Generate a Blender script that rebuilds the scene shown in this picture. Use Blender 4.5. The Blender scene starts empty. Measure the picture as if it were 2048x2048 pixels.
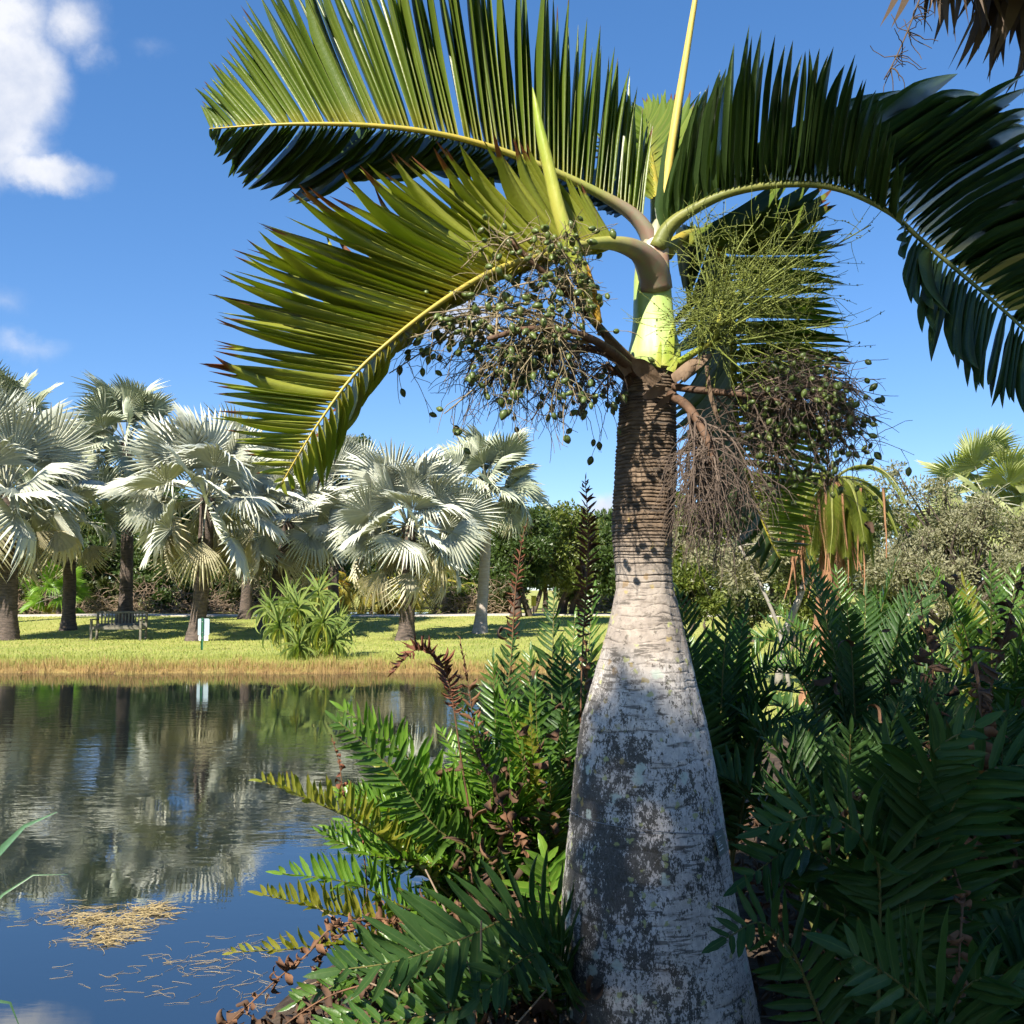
import bpy, math, random
import numpy as np
from mathutils import Vector, Matrix, noise as mnoise

# ------------------------------------------------------------------ camera, sky, sun, exposure
scene = bpy.context.scene
COL = scene.collection
RES = 2048.0
FPX = 2196.0                      # focal length in photo pixels (about 50 degrees across)
PITCH = math.radians(4.06)
EYE = 1.6
KD = 2048.0 / 1932.0

cam_data = bpy.data.cameras.new('camera')
cam_data.sensor_width = 36.0
cam_data.lens = 36.0 * FPX / RES
cam_data.clip_start = 0.05
cam_data.clip_end = 3000
cam = bpy.data.objects.new('camera', cam_data)
COL.objects.link(cam)
cam.location = (0, 0, EYE)
cam.rotation_euler = (math.pi / 2 + PITCH, 0, 0)
scene.camera = cam

SUN = Vector((-0.40, -0.62, 0.68)).normalized()      # towards the sun
SKY_STRENGTH = 0.15
SUN_STRENGTH = 5.0
EXPOSURE = 1.22

world = bpy.data.worlds.new('World')
scene.world = world
world.use_nodes = True


def at(dx, dy, Y):
    """point of the place seen at (dx, dy) of a 1932 px wide view, Y metres ahead"""
    u = (dx * KD - 1024) / FPX
    v = (1024 - dy * KD) / FPX
    fy = math.cos(PITCH) - v * math.sin(PITCH)
    fz = math.sin(PITCH) + v * math.cos(PITCH)
    s = Y / fy
    return Vector((u * s, Y, EYE + fz * s))


def build_sky():
    nt = world.node_tree
    N, L = nt.nodes, nt.links
    N.clear()
    out = N.new('ShaderNodeOutputWorld')
    sky = N.new('ShaderNodeTexSky')
    sky.sky_type = 'NISHITA'
    sky.sun_disc = False
    sky.sun_elevation = math.asin(SUN.z)
    sky.sun_rotation = math.atan2(SUN.x, SUN.y)
    sky.air_density = 0.62
    sky.dust_density = 0.0
    sky.ozone_density = 3.0
    hsv = N.new('ShaderNodeHueSaturation')
    hsv.inputs['Saturation'].default_value = 1.48
    hsv.inputs['Hue'].default_value = 0.507
    hsv.inputs['Value'].default_value = 1.0
    gam = N.new('ShaderNodeGamma'); gam.inputs[1].default_value = 0.65
    L.new(sky.outputs[0], gam.inputs[0])
    L.new(gam.outputs[0], hsv.inputs['Color'])
    bg = N.new('ShaderNodeBackground')
    bg.inputs[1].default_value = SKY_STRENGTH
    L.new(hsv.outputs[0], bg.inputs[0])
    tc = N.new('ShaderNodeTexCoord')
    big = N.new('ShaderNodeTexNoise')
    big.inputs['Scale'].default_value = 9.0
    big.inputs['Detail'].default_value = 9.0
    big.inputs['Roughness'].default_value = 0.62
    L.new(tc.outputs['Generated'], big.inputs['Vector'])
    sub = N.new('ShaderNodeVectorMath'); sub.operation = 'SUBTRACT'
    sub.inputs[1].default_value = (0.5, 0.5, 0.5)
    L.new(big.outputs['Color'], sub.inputs[0])
    scl = N.new('ShaderNodeVectorMath'); scl.operation = 'SCALE'
    scl.inputs['Scale'].default_value = 0.07
    L.new(sub.outputs[0], scl.inputs[0])
    wob = N.new('ShaderNodeVectorMath'); wob.operation = 'ADD'
    L.new(tc.outputs['Generated'], wob.inputs[0]); L.new(scl.outputs[0], wob.inputs[1])
    spots = []
    cl = [(-30, 40, 110, 125, 1.0), (25, 150, 105, 100, .9), (-10, 250, 105, 90, .9), (70, 318, 120, 42, .85),
          (140, 55, 75, 60, .5), (190, 110, 40, 36, .42), (283, 98, 50, 26, .20), (55, 650, 85, 34, .30),
          (10, 570, 50, 40, .22), (690, 668, 50, 26, .45), (1145, 960, 60, 42, .75),
          (1300, 590, 60, 25, .4), (100, 795, 130, 36, .5), (860, 595, 85, 40, .8)]
    for dx, dy, rx, rz, k in cl:
        p = (at(dx, dy, 100) - Vector((0, 0, EYE))).normalized()
        spots.append((p, rx * KD / FPX, rz * KD / FPX, k))
    r = random.Random(4)
    for i in range(12):
        az = r.uniform(0.7, 2 * math.pi - 0.7)
        el = math.radians(r.uniform(8, 50))
        p = Vector((math.sin(az) * math.cos(el), math.cos(az) * math.cos(el), math.sin(el)))
        spots.append((p, r.uniform(.06, .16), r.uniform(.03, .07), r.uniform(.5, .95)))
    prev = None
    for p, rx, rz, k in spots:
        d = N.new('ShaderNodeVectorMath'); d.operation = 'SUBTRACT'
        d.inputs[1].default_value = p
        L.new(wob.outputs[0], d.inputs[0])
        m = N.new('ShaderNodeVectorMath'); m.operation = 'MULTIPLY'
        m.inputs[1].default_value = (1 / rx, 1 / rx, 1 / rz)
        L.new(d.outputs[0], m.inputs[0])
        ln = N.new('ShaderNodeVectorMath'); ln.operation = 'LENGTH'
        L.new(m.outputs[0], ln.inputs[0])
        mr = N.new('ShaderNodeMapRange')
        mr.inputs[1].default_value = 0.0; mr.inputs[2].default_value = 1.25
        mr.inputs[3].default_value = k; mr.inputs[4].default_value = 0.0
        L.new(ln.outputs['Value'], mr.inputs[0])
        if prev is None:
            prev = mr.outputs[0]
        else:
            mx = N.new('ShaderNodeMath'); mx.operation = 'MAXIMUM'
            L.new(prev, mx.inputs[0]); L.new(mr.outputs[0], mx.inputs[1])
            prev = mx.outputs[0]
    fine = N.new('ShaderNodeTexNoise')
    fine.inputs['Scale'].default_value = 16.0
    fine.inputs['Detail'].default_value = 10.0
    fine.inputs['Roughness'].default_value = 0.6
    L.new(tc.outputs['Generated'], fine.inputs['Vector'])
    ma = N.new('ShaderNodeMath'); ma.operation = 'MULTIPLY_ADD'
    L.new(fine.outputs[0], ma.inputs[0]); ma.inputs[1].default_value = 1.1; ma.inputs[2].default_value = -0.05
    mm = N.new('ShaderNodeMath'); mm.operation = 'MULTIPLY'
    L.new(prev, mm.inputs[0]); L.new(ma.outputs[0], mm.inputs[1])
    den = N.new('ShaderNodeMapRange'); den.interpolation_type = 'SMOOTHSTEP'
    den.inputs[1].default_value = 0.03; den.inputs[2].default_value = 0.30
    L.new(mm.outputs[0], den.inputs[0])
    dm = N.new('ShaderNodeMath'); dm.operation = 'MULTIPLY'
    dm.inputs[1].default_value = 0.93
    L.new(den.outputs[0], dm.inputs[0])
    cr = N.new('ShaderNodeValToRGB')
    cr.color_ramp.elements[0].position = 0.3; cr.color_ramp.elements[0].color = (0.50, 0.58, 0.76, 1)
    cr.color_ramp.elements[1].position = 0.58; cr.color_ramp.elements[1].color = (0.93, 0.94, 0.98, 1)
    L.new(big.outputs[0], cr.inputs[0])
    bgc = N.new('ShaderNodeBackground')
    bgc.inputs[1].default_value = 0.47
    L.new(cr.outputs[0], bgc.inputs[0])
    mix = N.new('ShaderNodeMixShader')
    L.new(dm.outputs[0], mix.inputs[0]); L.new(bg.outputs[0], mix.inputs[1]); L.new(bgc.outputs[0], mix.inputs[2])
    L.new(mix.outputs[0], out.inputs[0])


build_sky()
sd_ = bpy.data.lights.new('sun', 'SUN')
sd_.energy = SUN_STRENGTH
sd_.angle = math.radians(0.53)
sd_.color = (1.0, 0.93, 0.80)
sun = bpy.data.objects.new('sun', sd_)
COL.objects.link(sun)
sun.rotation_euler = (-SUN).to_track_quat('-Z', 'Y').to_euler()
sun.location = SUN * 30
vs = scene.view_settings
vs.view_transform = 'Standard'
vs.look = 'None'
vs.exposure = EXPOSURE
vs.gamma = 1.0
vs.use_curve_mapping = False
scene.cycles.max_bounces = 5
scene.cycles.use_adaptive_sampling = True
scene.cycles.adaptive_threshold = 0.03
scene.cycles.transparent_max_bounces = 6
scene.cycles.diffuse_bounces = 2
scene.cycles.glossy_bounces = 3
scene.cycles.transmission_bounces = 4
scene.cycles.caustics_reflective = False
scene.cycles.caustics_refractive = False
scene.cycles.sample_clamp_indirect = 6.0

# ------------------------------------------------------------------ mesh helpers
R = random.Random(11)
NR = np.random.default_rng(7)


def cross(a, b):
    if getattr(a, 'ndim', 1) > 1 or getattr(b, 'ndim', 1) > 1:
        return np.cross(a, b)
    return np.array((a[1] * b[2] - a[2] * b[1], a[2] * b[0] - a[0] * b[2], a[0] * b[1] - a[1] * b[0]))


class MB:
    """collects triangles with a per-vertex (along, random, across) colour"""
    def __init__(s):
        s.V = []; s.T = []; s.A = []; s.M = []; s.n = 0

    def add(s, V, T, A, mi=0):
        V = np.asarray(V, dtype=np.float64).reshape(-1, 3)
        T = np.asarray(T, dtype=np.int64).reshape(-1, 3)
        A = np.asarray(A, dtype=np.float64)
        if A.ndim == 1:
            A = np.tile(A, (len(V), 1))
        s.V.append(V); s.T.append(T + s.n); s.A.append(A); s.M.append(np.full(len(T), mi, dtype=np.int32))
        s.n += len(V)

    def mesh(s, name, mats, smooth=True):
        me = bpy.data.meshes.new(name)
        V = np.concatenate(s.V); T = np.concatenate(s.T); A = np.concatenate(s.A); M = np.concatenate(s.M)
        me.vertices.add(len(V)); me.vertices.foreach_set('co', V.astype(np.float32).ravel())
        me.loops.add(len(T) * 3); me.loops.foreach_set('vertex_index', T.astype(np.int32).ravel())
        me.polygons.add(len(T))
        me.polygons.foreach_set('loop_start', np.arange(0, len(T) * 3, 3, dtype=np.int32))
        me.polygons.foreach_set('material_index', M)
        me.polygons.foreach_set('use_smooth', np.full(len(T), smooth, dtype=bool))
        at_ = me.attributes.new('lf', 'FLOAT_COLOR', 'POINT')
        c = np.ones((len(V), 4), dtype=np.float32); c[:, :3] = A
        at_.data.foreach_set('color', c.ravel())
        if not isinstance(mats, (list, tuple)):
            mats = [mats]
        for m in mats:
            me.materials.append(m)
        me.update(calc_edges=True)
        return me


def link(name, me, parent=None, inv=None, M=None):
    o = bpy.data.objects.new(name, me)
    COL.objects.link(o)
    if parent is not None:
        o.parent = parent
        if inv is not None:
            o.matrix_parent_inverse = inv
    if M is not None:
        o.matrix_basis = M
    return o


def tag(o, label=None, cat=None, group=None, kind=None):
    if label: o['label'] = label
    if cat: o['category'] = cat
    if group: o['group'] = group
    if kind: o['kind'] = kind
    return o


def root(name, loc, label, cat, group=None):
    o = bpy.data.objects.new(name, None)
    COL.objects.link(o)
    o.location = loc
    o.empty_display_size = 0.2
    tag(o, label, cat, group)
    return o


def rinv(rt):
    return Matrix.Translation(-Vector(rt.location))


def part(rt, name, mb, mats, smooth=True):
    """a part whose mesh is in place coordinates"""
    return link(name, mb.mesh(name, mats, smooth), rt, rinv(rt))


def norm(v):
    return v / max(1e-9, math.sqrt(v[0] * v[0] + v[1] * v[1] + v[2] * v[2]))


def frame34(o, d, s, L, W, H=None):
    """3x4: x = side * W, y = dir * L, z = normal * H"""
    o = np.asarray(o, float); d = norm(np.asarray(d, float)); s = np.asarray(s, float)
    s = s - d * s.dot(d)
    if np.linalg.norm(s) < 1e-4:
        s = cross(d, (0.3, 0.2, 0.9))
    s = norm(s)
    n = cross(s, d)
    return np.stack([s * W, d * L, n * (L if H is None else H), o], axis=1)


def xf(V, F):
    return V @ F[:, :3].T + F[:, 3]


def m4(F):
    return Matrix(((F[0, 0], F[0, 1], F[0, 2], F[0, 3]), (F[1, 0], F[1, 1], F[1, 2], F[1, 3]),
                   (F[2, 0], F[2, 1], F[2, 2], F[2, 3]), (0, 0, 0, 1)))


def inst(mb, unit, Fs, rnd=None, mi=0):
    """many copies of one unit shape joined into mb; Fs (n,3,4)"""
    V, T, A = unit
    Fs = np.asarray(Fs)
    n = len(Fs)
    W = np.einsum('vk,nik->nvi', V, Fs[:, :, :3]) + Fs[:, None, :, 3]
    TT = (T[None] + (np.arange(n) * len(V))[:, None, None]).reshape(-1, 3)
    AA = np.tile(A[None], (n, 1, 1)).copy()
    AA[:, :, 1] = (NR.random(n) if rnd is None else rnd)[:, None]
    mb.add(W.reshape(-1, 3), TT, AA.reshape(-1, 3), mi)


def blade(nseg=8, prof=None, bend=0.0, fold=0.0, twist=0.0, curl=0.0, wave=0.0, waven=5, seed=0):
    """unit leaf along +y (0..1), x across, z up"""
    prof = prof or (lambda t: (math.sin(math.pi * min(1, t * .9 + .1)) ** .6))
    V = []; A = []; T = []
    # centre path
    y = 0.0; z = 0.0; ang = 0.0
    path = []
    for i in range(nseg + 1):
        t = i / nseg
        path.append((y, z, ang))
        ang = bend * (t + .5 / nseg) * 2 + curl * (t + .5 / nseg) ** 2
        y += math.cos(ang) / nseg; z += math.sin(ang) / nseg
    rr = random.Random(seed)
    ph = rr.uniform(0, 6)
    for i in range(nseg + 1):
        t = i / nseg
        y, z, ang = path[i]
        hw = 0.5 * prof(t)
        if i == nseg:
            V.append((0, y, z)); A.append((1, 0, 0)); break
        tw = twist * t
        for k, sx in enumerate((-1, 0, 1)):
            wv = wave * math.sin(waven * 6.283 * t + ph + (1.3 if sx > 0 else 0)) * (0 if sx == 0 else 1)
            lx = sx * hw; lz = abs(sx) * hw * fold + wv * .1
            ca, sa = math.cos(tw), math.sin(tw)
            X, Z = lx * ca - lz * sa * 1.0, lx * sa * .2 + lz * ca
            V.append((X, y - math.sin(ang) * Z * .15, z + math.cos(ang) * Z * .15))
            A.append((t, 0, abs(sx)))
    for i in range(nseg):
        a = i * 3
        if i < nseg - 1:
            for k in (0, 1):
                p, q = a + k, a + k + 1
                T += [(p, q, q + 3), (p, q + 3, p + 3)]
        else:
            e = len(V) - 1
            T += [(a, a + 1, e), (a + 1, a + 2, e)]
    return np.array(V, float), np.array(T, int), np.array(A, float)


def spline(P, n):
    """Catmull-Rom through points (list of 3-vectors), n samples, equal arc length"""
    P = [np.asarray(p, float) for p in P]
    Q = [2 * P[0] - P[1]] + P + [2 * P[-1] - P[-2]]
    out = []
    for i in range(1, len(Q) - 2):
        for k in range(12):
            t = k / 12
            a, b, c, d = Q[i - 1], Q[i], Q[i + 1], Q[i + 2]
            out.append(.5 * ((2 * b) + (c - a) * t + (2 * a - 5 * b + 4 * c - d) * t * t + (3 * b - a - 3 * c + d) * t ** 3))
    out.append(Q[-2])
    out = np.array(out)
    L = np.concatenate([[0], np.cumsum(np.linalg.norm(np.diff(out, axis=0), axis=1))])
    s = np.linspace(0, L[-1], n)
    return np.stack([np.interp(s, L, out[:, k]) for k in range(3)], axis=1), L[-1]


def tube(mb, P, rad, sides=6, rnd=0.5, mi=0, cap=True, flat=1.0):
    P = np.asarray(P, float); n = len(P)
    rad = np.full(n, rad) if np.isscalar(rad) else np.asarray(rad, float)
    tg = np.gradient(P, axis=0)
    u = cross(tg[0], (0.0, 0.0, 1.0))
    if np.linalg.norm(u) < 1e-3 * np.linalg.norm(tg[0]): u = np.array((1.0, 0, 0))
    U = np.empty((n, 3)); Wv = np.empty((n, 3))
    for i in range(n):
        t = norm(tg[i])
        u = norm(u - t * u.dot(t)); U[i] = u; Wv[i] = cross(t, u)
    an = 2 * math.pi * np.arange(sides) / sides
    V = (P[:, None] + (U[:, None] * np.cos(an)[None, :, None] + Wv[:, None] * (np.sin(an) * flat)[None, :, None]) * rad[:, None, None]).reshape(-1, 3)
    A = np.empty((n, sides, 3)); A[:, :, 0] = (np.arange(n) / max(1, n - 1))[:, None]; A[:, :, 1] = rnd; A[:, :, 2] = (np.arange(sides) / sides)[None]
    A = A.reshape(-1, 3)
    ii = (np.arange(n - 1) * sides)[:, None]; kk = np.arange(sides)[None]; k2 = (kk + 1) % sides
    T = np.concatenate([np.stack([ii + kk, ii + k2, ii + k2 + sides], 2).reshape(-1, 3), np.stack([ii + kk, ii + k2 + sides, ii + kk + sides], 2).reshape(-1, 3)])
    if cap:
        V = np.concatenate([V, P[:1], P[-1:]]); A = np.concatenate([A, [(0, rnd, 0), (1, rnd, 0)]])
        e = len(V); k = np.arange(sides); k3 = (k + 1) % sides
        T = np.concatenate([T, np.stack([np.full(sides, e - 2), k3, k], 1), np.stack([np.full(sides, e - 1), (n - 1) * sides + k, (n - 1) * sides + k3], 1)])
    mb.add(V, T, A, mi)


def boxv(mb, c, sx, sy, sz, rotz=0.0, mi=0, rnd=.5, bev=0.0, M=None):
    """box with chamfered long edges"""
    hx, hy, hz = sx / 2, sy / 2, sz / 2
    b = min(bev, hx * .8, hy * .8, hz * .8)
    P = []
    for zz, inset in ((-hz, b), (-hz + b, 0), (hz - b, 0), (hz, b)):
        x, y = hx - inset, hy - inset
        for px, py in ((-x + b, -y), (x - b, -y), (x, -y + b), (x, y - b), (x - b, y), (-x + b, y), (-x, y - b), (-x, -y + b)):
            P.append((px, py, zz))
    T = []
    for r_ in range(3):
        for k in range(8):
            a = r_ * 8 + k; d = r_ * 8 + (k + 1) % 8
            T += [(a, d, d + 8), (a, d + 8, a + 8)]
    for k in range(1, 7):
        T.append((0, k + 1, k)); T.append((24, 24 + k, 24 + k + 1))
    P = np.array(P, float)
    ca, sa = math.cos(rotz), math.sin(rotz)
    Q = P.copy()
    if M is not None:
        Q = P @ np.array(M.to_3x3()).T
    else:
        Q[:, 0] = P[:, 0] * ca - P[:, 1] * sa; Q[:, 1] = P[:, 0] * sa + P[:, 1] * ca
    A = np.stack([P[:, 2] / max(1e-6, sz) + .5, np.full(len(P), rnd), np.zeros(len(P))], 1)
    mb.add(Q + np.asarray(c, float), T, A, mi)


def leafcards(mb, centers, radii, n, size, rng, aspect=.5, up=.3, shell=.55, squash=1.0, mi=0, droop=0.0):
    """n small folded leaf faces spread through clumps"""
    C = np.asarray(centers, float); Rr = np.asarray(radii, float)
    w = Rr ** 2; idx = rng.choice(len(C), n, p=w / w.sum())
    v = rng.normal(size=(n, 3)); v /= np.linalg.norm(v, axis=1, keepdims=True)
    rad = (shell + (1 - shell) * rng.random(n)) * (rng.random(n) ** .25)
    P = C[idx] + v * (Rr[idx] * rad)[:, None] * np.array((1, 1, squash))
    d = v * .7 + rng.normal(size=(n, 3)) * .6 + np.array((0, 0, up - droop))
    d /= np.linalg.norm(d, axis=1, keepdims=True)
    s = cross(d, rng.normal(size=(n, 3))); s /= np.linalg.norm(s, axis=1, keepdims=True)
    nn = cross(s, d)
    L = size * (.6 + .8 * rng.random(n))[:, None]; W = L * aspect
    a = P; b = P + d * L * .45 + s * W * .5 + nn * W * .12; c = P + d * L - nn * L * .1; e = P + d * L * .45 - s * W * .5 + nn * W * .12
    V = np.stack([a, b, c, e], 1).reshape(-1, 3)
    k = np.arange(n)[:, None] * 4
    T = np.concatenate([k + np.array([[0, 1, 2]]), k + np.array([[0, 2, 3]])])
    g = rng.random(n)
    A = np.zeros((n, 4, 3)); A[:, :, 1] = g[:, None]; A[:, 2, 0] = 1; A[:, 1, 0] = .45; A[:, 3, 0] = .45; A[:, 1, 2] = 1; A[:, 3, 2] = 1
    mb.add(V, T, A.reshape(-1, 3), mi)


# ------------------------------------------------------------------ materials
def mat(name):
    m = bpy.data.materials.new(name)
    m.use_nodes = True
    nt = m.node_tree
    nt.nodes.clear()
    o = nt.nodes.new('ShaderNodeOutputMaterial')
    return m, nt, o


def nd(nt, t, **kw):
    n = nt.nodes.new(t)
    for k, v in kw.items():
        setattr(n, k, v)
    return n


def mixc(nt, fac, a, b, blend='MIX'):
    n = nd(nt, 'ShaderNodeMix', data_type='RGBA', blend_type=blend)
    for s, x in ((0, fac), (6, a), (7, b)):
        if isinstance(x, (int, float)):
            n.inputs[s].default_value = x
        elif isinstance(x, tuple):
            n.inputs[s].default_value = (*x, 1) if len(x) == 3 else x
        else:
            nt.links.new(x, n.inputs[s])
    return n.outputs[2]


def mrange(nt, x, a, b, c=0.0, d=1.0, smooth=True):
    n = nd(nt, 'ShaderNodeMapRange')
    if smooth: n.interpolation_type = 'SMOOTHSTEP'
    for i, v in ((1, a), (2, b), (3, c), (4, d)):
        n.inputs[i].default_value = v
    nt.links.new(x, n.inputs[0])
    return n.outputs[0]


def mth(nt, op, a, b=None, c=None):
    n = nd(nt, 'ShaderNodeMath', operation=op)
    for i, x in enumerate((a, b, c)):
        if x is None: continue
        if isinstance(x, (int, float)): n.inputs[i].default_value = x
        else: nt.links.new(x, n.inputs[i])
    return n.outputs[0]


def noise(nt, scale, detail=4, rough=.55, vec=None, stretch=None, color=False):
    n = nd(nt, 'ShaderNodeTexNoise')
    n.inputs['Scale'].default_value = scale
    n.inputs['Detail'].default_value = detail
    n.inputs['Roughness'].default_value = rough
    if vec is None:
        vec = nd(nt, 'ShaderNodeNewGeometry').outputs['Position']
    if stretch:
        mp = nd(nt, 'ShaderNodeVectorMath', operation='MULTIPLY')
        mp.inputs[1].default_value = stretch
        nt.links.new(vec, mp.inputs[0]); vec = mp.outputs[0]
    nt.links.new(vec, n.inputs['Vector'])
    return n.outputs[1] if color else n.outputs[0]


def leaf_mat(name, ca, cb, trans=.3, rough=.42, tip=None, tip0=.88, rib=None, spec=.5, tcol=None, ribw=.22, base=None, veins=0.0, spot=None):
    m, nt, out = mat(name)
    a = nd(nt, 'ShaderNodeAttribute', attribute_name='lf')
    sp = nd(nt, 'ShaderNodeSeparateColor')
    nt.links.new(a.outputs['Color'], sp.inputs[0])
    t, g, x = sp.outputs[0], sp.outputs[1], sp.outputs[2]
    oi = nd(nt, 'ShaderNodeObjectInfo')
    rn = mth(nt, 'FRACT', mth(nt, 'ADD', g, oi.outputs['Random']))
    nz = noise(nt, 7.0, 3)
    f = mth(nt, 'MULTIPLY_ADD', rn, .65, mth(nt, 'MULTIPLY', nz, .4))
    col = mixc(nt, f, ca, cb)
    if base:
        col = mixc(nt, mrange(nt, t, .0, .22, .8, 0), col, base)
    if rib:
        col = mixc(nt, mrange(nt, x, 0.0, ribw, .75, 0), col, rib)
    if veins:
        w = mth(nt, 'SINE', mth(nt, 'MULTIPLY', x, 34.0))
        col = mixc(nt, mrange(nt, w, -.2, 1, 0, veins), col, tuple(c * 1.7 for c in cb))
    if spot:
        col = mixc(nt, mrange(nt, noise(nt, 60, 3), .60, .72, 0, .7), col, spot)
    if tip:
        # tips burn on some leaves more than on others
        jag = mth(nt, 'MULTIPLY', mth(nt, 'SUBTRACT', noise(nt, 40, 3), .5), .18)
        st = mth(nt, 'ADD', mth(nt, 'MULTIPLY_ADD', mth(nt, 'FRACT', mth(nt, 'MULTIPLY', rn, 7.31)), .25, tip0 - .125), jag)
        tt = mth(nt, 'SUBTRACT', t, st)
        col = mixc(nt, mrange(nt, tt, -.05, .03), col, tip)
    b = nd(nt, 'ShaderNodeBsdfPrincipled')
    nt.links.new(col, b.inputs['Base Color'])
    b.inputs['Roughness'].default_value = rough
    b.inputs['Specular IOR Level'].default_value = spec
    bm = nd(nt, 'ShaderNodeBump')
    bm.inputs['Strength'].default_value = .25
    bm.inputs['Distance'].default_value = .004
    nt.links.new(noise(nt, 90, 3), bm.inputs['Height'])
    nt.links.new(bm.outputs[0], b.inputs['Normal'])
    if trans > 0:
        tr = nd(nt, 'ShaderNodeBsdfTranslucent')
        nt.links.new(mixc(nt, 1.0, col, tcol or (1.6, 1.75, .6), 'MULTIPLY'), tr.inputs[0])
        mx = nd(nt, 'ShaderNodeMixShader')
        mx.inputs[0].default_value = trans
        nt.links.new(b.outputs[0], mx.inputs[1]); nt.links.new(tr.outputs[0], mx.inputs[2])
        nt.links.new(mx.outputs[0], out.inputs[0])
    else:
        nt.links.new(b.outputs[0], out.inputs[0])
    return m


def plain_mat(name, ca, cb, scale=12, rough=.7, stretch=None, bump=.3, bdist=.01, detail=5, spec=.3, metal=0.0, nscale=None):
    m, nt, out = mat(name)
    oi = nd(nt, 'ShaderNodeObjectInfo')
    nz = noise(nt, scale, detail, .6, stretch=stretch)
    f = mth(nt, 'ADD', mrange(nt, nz, .3, .7, 0, .85), mth(nt, 'MULTIPLY', oi.outputs['Random'], .15))
    col = mixc(nt, f, ca, cb)
    b = nd(nt, 'ShaderNodeBsdfPrincipled')
    nt.links.new(col, b.inputs['Base Color'])
    b.inputs['Roughness'].default_value = rough
    b.inputs['Specular IOR Level'].default_value = spec
    b.inputs['Metallic'].default_value = metal
    bm = nd(nt, 'ShaderNodeBump')
    bm.inputs['Strength'].default_value = bump
    bm.inputs['Distance'].default_value = bdist
    nt.links.new(noise(nt, nscale or scale * 3, 4, .6, stretch=stretch), bm.inputs['Height'])
    nt.links.new(bm.outputs[0], b.inputs['Normal'])
    nt.links.new(b.outputs[0], out.inputs[0])
    return m


MT = {}
MT['leaf_olive'] = leaf_mat('palm_leaflet_olive', (.085, .145, .018), (.16, .215, .030), .34, .38, tip=(.12, .045, .018), tip0=1.02, rib=(.22, .25, .05), base=(.30, .28, .05), ribw=.12)
MT['leaf_burnt'] = leaf_mat('palm_leaflet_burnt_tip', (.20, .255, .03), (.35, .36, .055), .36, .40, tip=(.17, .060, .024), tip0=.93, rib=(.26, .27, .05), base=(.36, .31, .05), ribw=.12)
MT['leaf_dark'] = leaf_mat('palm_leaflet_shaded', (.030, .060, .016), (.060, .100, .026), .22, .36, tip=(.10, .09, .02), tip0=1.05, rib=(.09, .13, .04), ribw=.12)  # darker copy of the leaflet, shade worked into the green
MT['rachis'] = plain_mat('palm_rachis_yellow', (.36, .27, .035), (.24, .25, .045), 9, .45, bump=.2)
MT['rachis_green'] = plain_mat('palm_rachis_green', (.12, .14, .035), (.20, .20, .05), 12, .5)
MT['spear'] = plain_mat('spear_leaf', (.62, .42, .10), (.50, .44, .11), 30, .45, stretch=(1, 1, .08), bump=.35, bdist=.004)
MT['bud'] = plain_mat('flower_bud_green', (.20, .30, .03), (.36, .34, .07), 14, .4, stretch=(1, 1, .3))
MT['fruit'] = leaf_mat('palm_fruit', (.045, .072, .016), (.105, .14, .03), 0, .42, spot=(.14, .12, .05))
MT['rachilla'] = leaf_mat('fruit_branchlet', (.15, .13, .055), (.28, .21, .13), 0, .7)
MT['rachilla_green'] = leaf_mat('flower_branchlet_green', (.085, .115, .014), (.165, .185, .026), 0, .6)
MT['rachilla_dead'] = leaf_mat('flower_branchlet_dead', (.065, .043, .031), (.145, .105, .078), 0, .8)
MT['dead_wood'] = plain_mat('dead_bract', (.12, .075, .045), (.27, .19, .13), 16, .8, stretch=(1, 1, .25), bump=.6)
MT['red_stalk'] = plain_mat('reddish_fruit_stalk', (.065, .038, .024), (.14, .08, .048), 20, .7, bump=.5)
MT['silver'] = leaf_mat('silver_fan_leaf', (.38, .415, .355), (.60, .60, .48), .05, .5, tip=(.48, .42, .28), tip0=1.06, tcol=(1.0, 1.0, .8))
MT['silver_pale'] = leaf_mat('silver_fan_leaf_yellowed', (.36, .34, .22), (.52, .47, .31), .08, .6, tip=(.34, .24, .14), tip0=.98, tcol=(1.1, 1.0, .7))
MT['silver_green'] = leaf_mat('silver_fan_leaf_green', (.27, .32, .235), (.47, .49, .345), .06, .5, tip=(.34, .28, .14), tip0=1.03, tcol=(1.0, 1.05, .7))
MT['fan_dead'] = leaf_mat('dead_fan_leaf', (.055, .036, .024), (.13, .09, .06), .06, .8)  # dead leaf brown, lowered in place of shade over the skirt
MT['silver_stem'] = plain_mat('silver_petiole', (.34, .36, .32), (.46, .44, .30), 6, .6)
MT['palm_bark'] = plain_mat('dark_palm_bark', (.05, .042, .036), (.16, .12, .10), 5, .9, stretch=(1, 1, 4), bump=.9, bdist=.04)
MT['palm_bark_pale'] = plain_mat('pale_palm_bark', (.33, .28, .24), (.46, .40, .35), 4, .85, stretch=(1, 1, 5), bump=.6, bdist=.03)
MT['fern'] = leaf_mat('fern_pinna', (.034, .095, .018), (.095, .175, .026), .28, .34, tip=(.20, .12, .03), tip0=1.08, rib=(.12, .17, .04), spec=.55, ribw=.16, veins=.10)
MT['fern_yellow'] = leaf_mat('fern_pinna_yellow', (.13, .17, .018), (.26, .24, .03), .38, .34, tip=(.22, .10, .03), tip0=1.02, rib=(.30, .26, .05), ribw=.16, veins=.12)
MT['fern_bright'] = leaf_mat('fern_pinna_bright', (.075, .19, .022), (.16, .27, .03), .36, .32, rib=(.22, .30, .06), ribw=.16, veins=.10)
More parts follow.
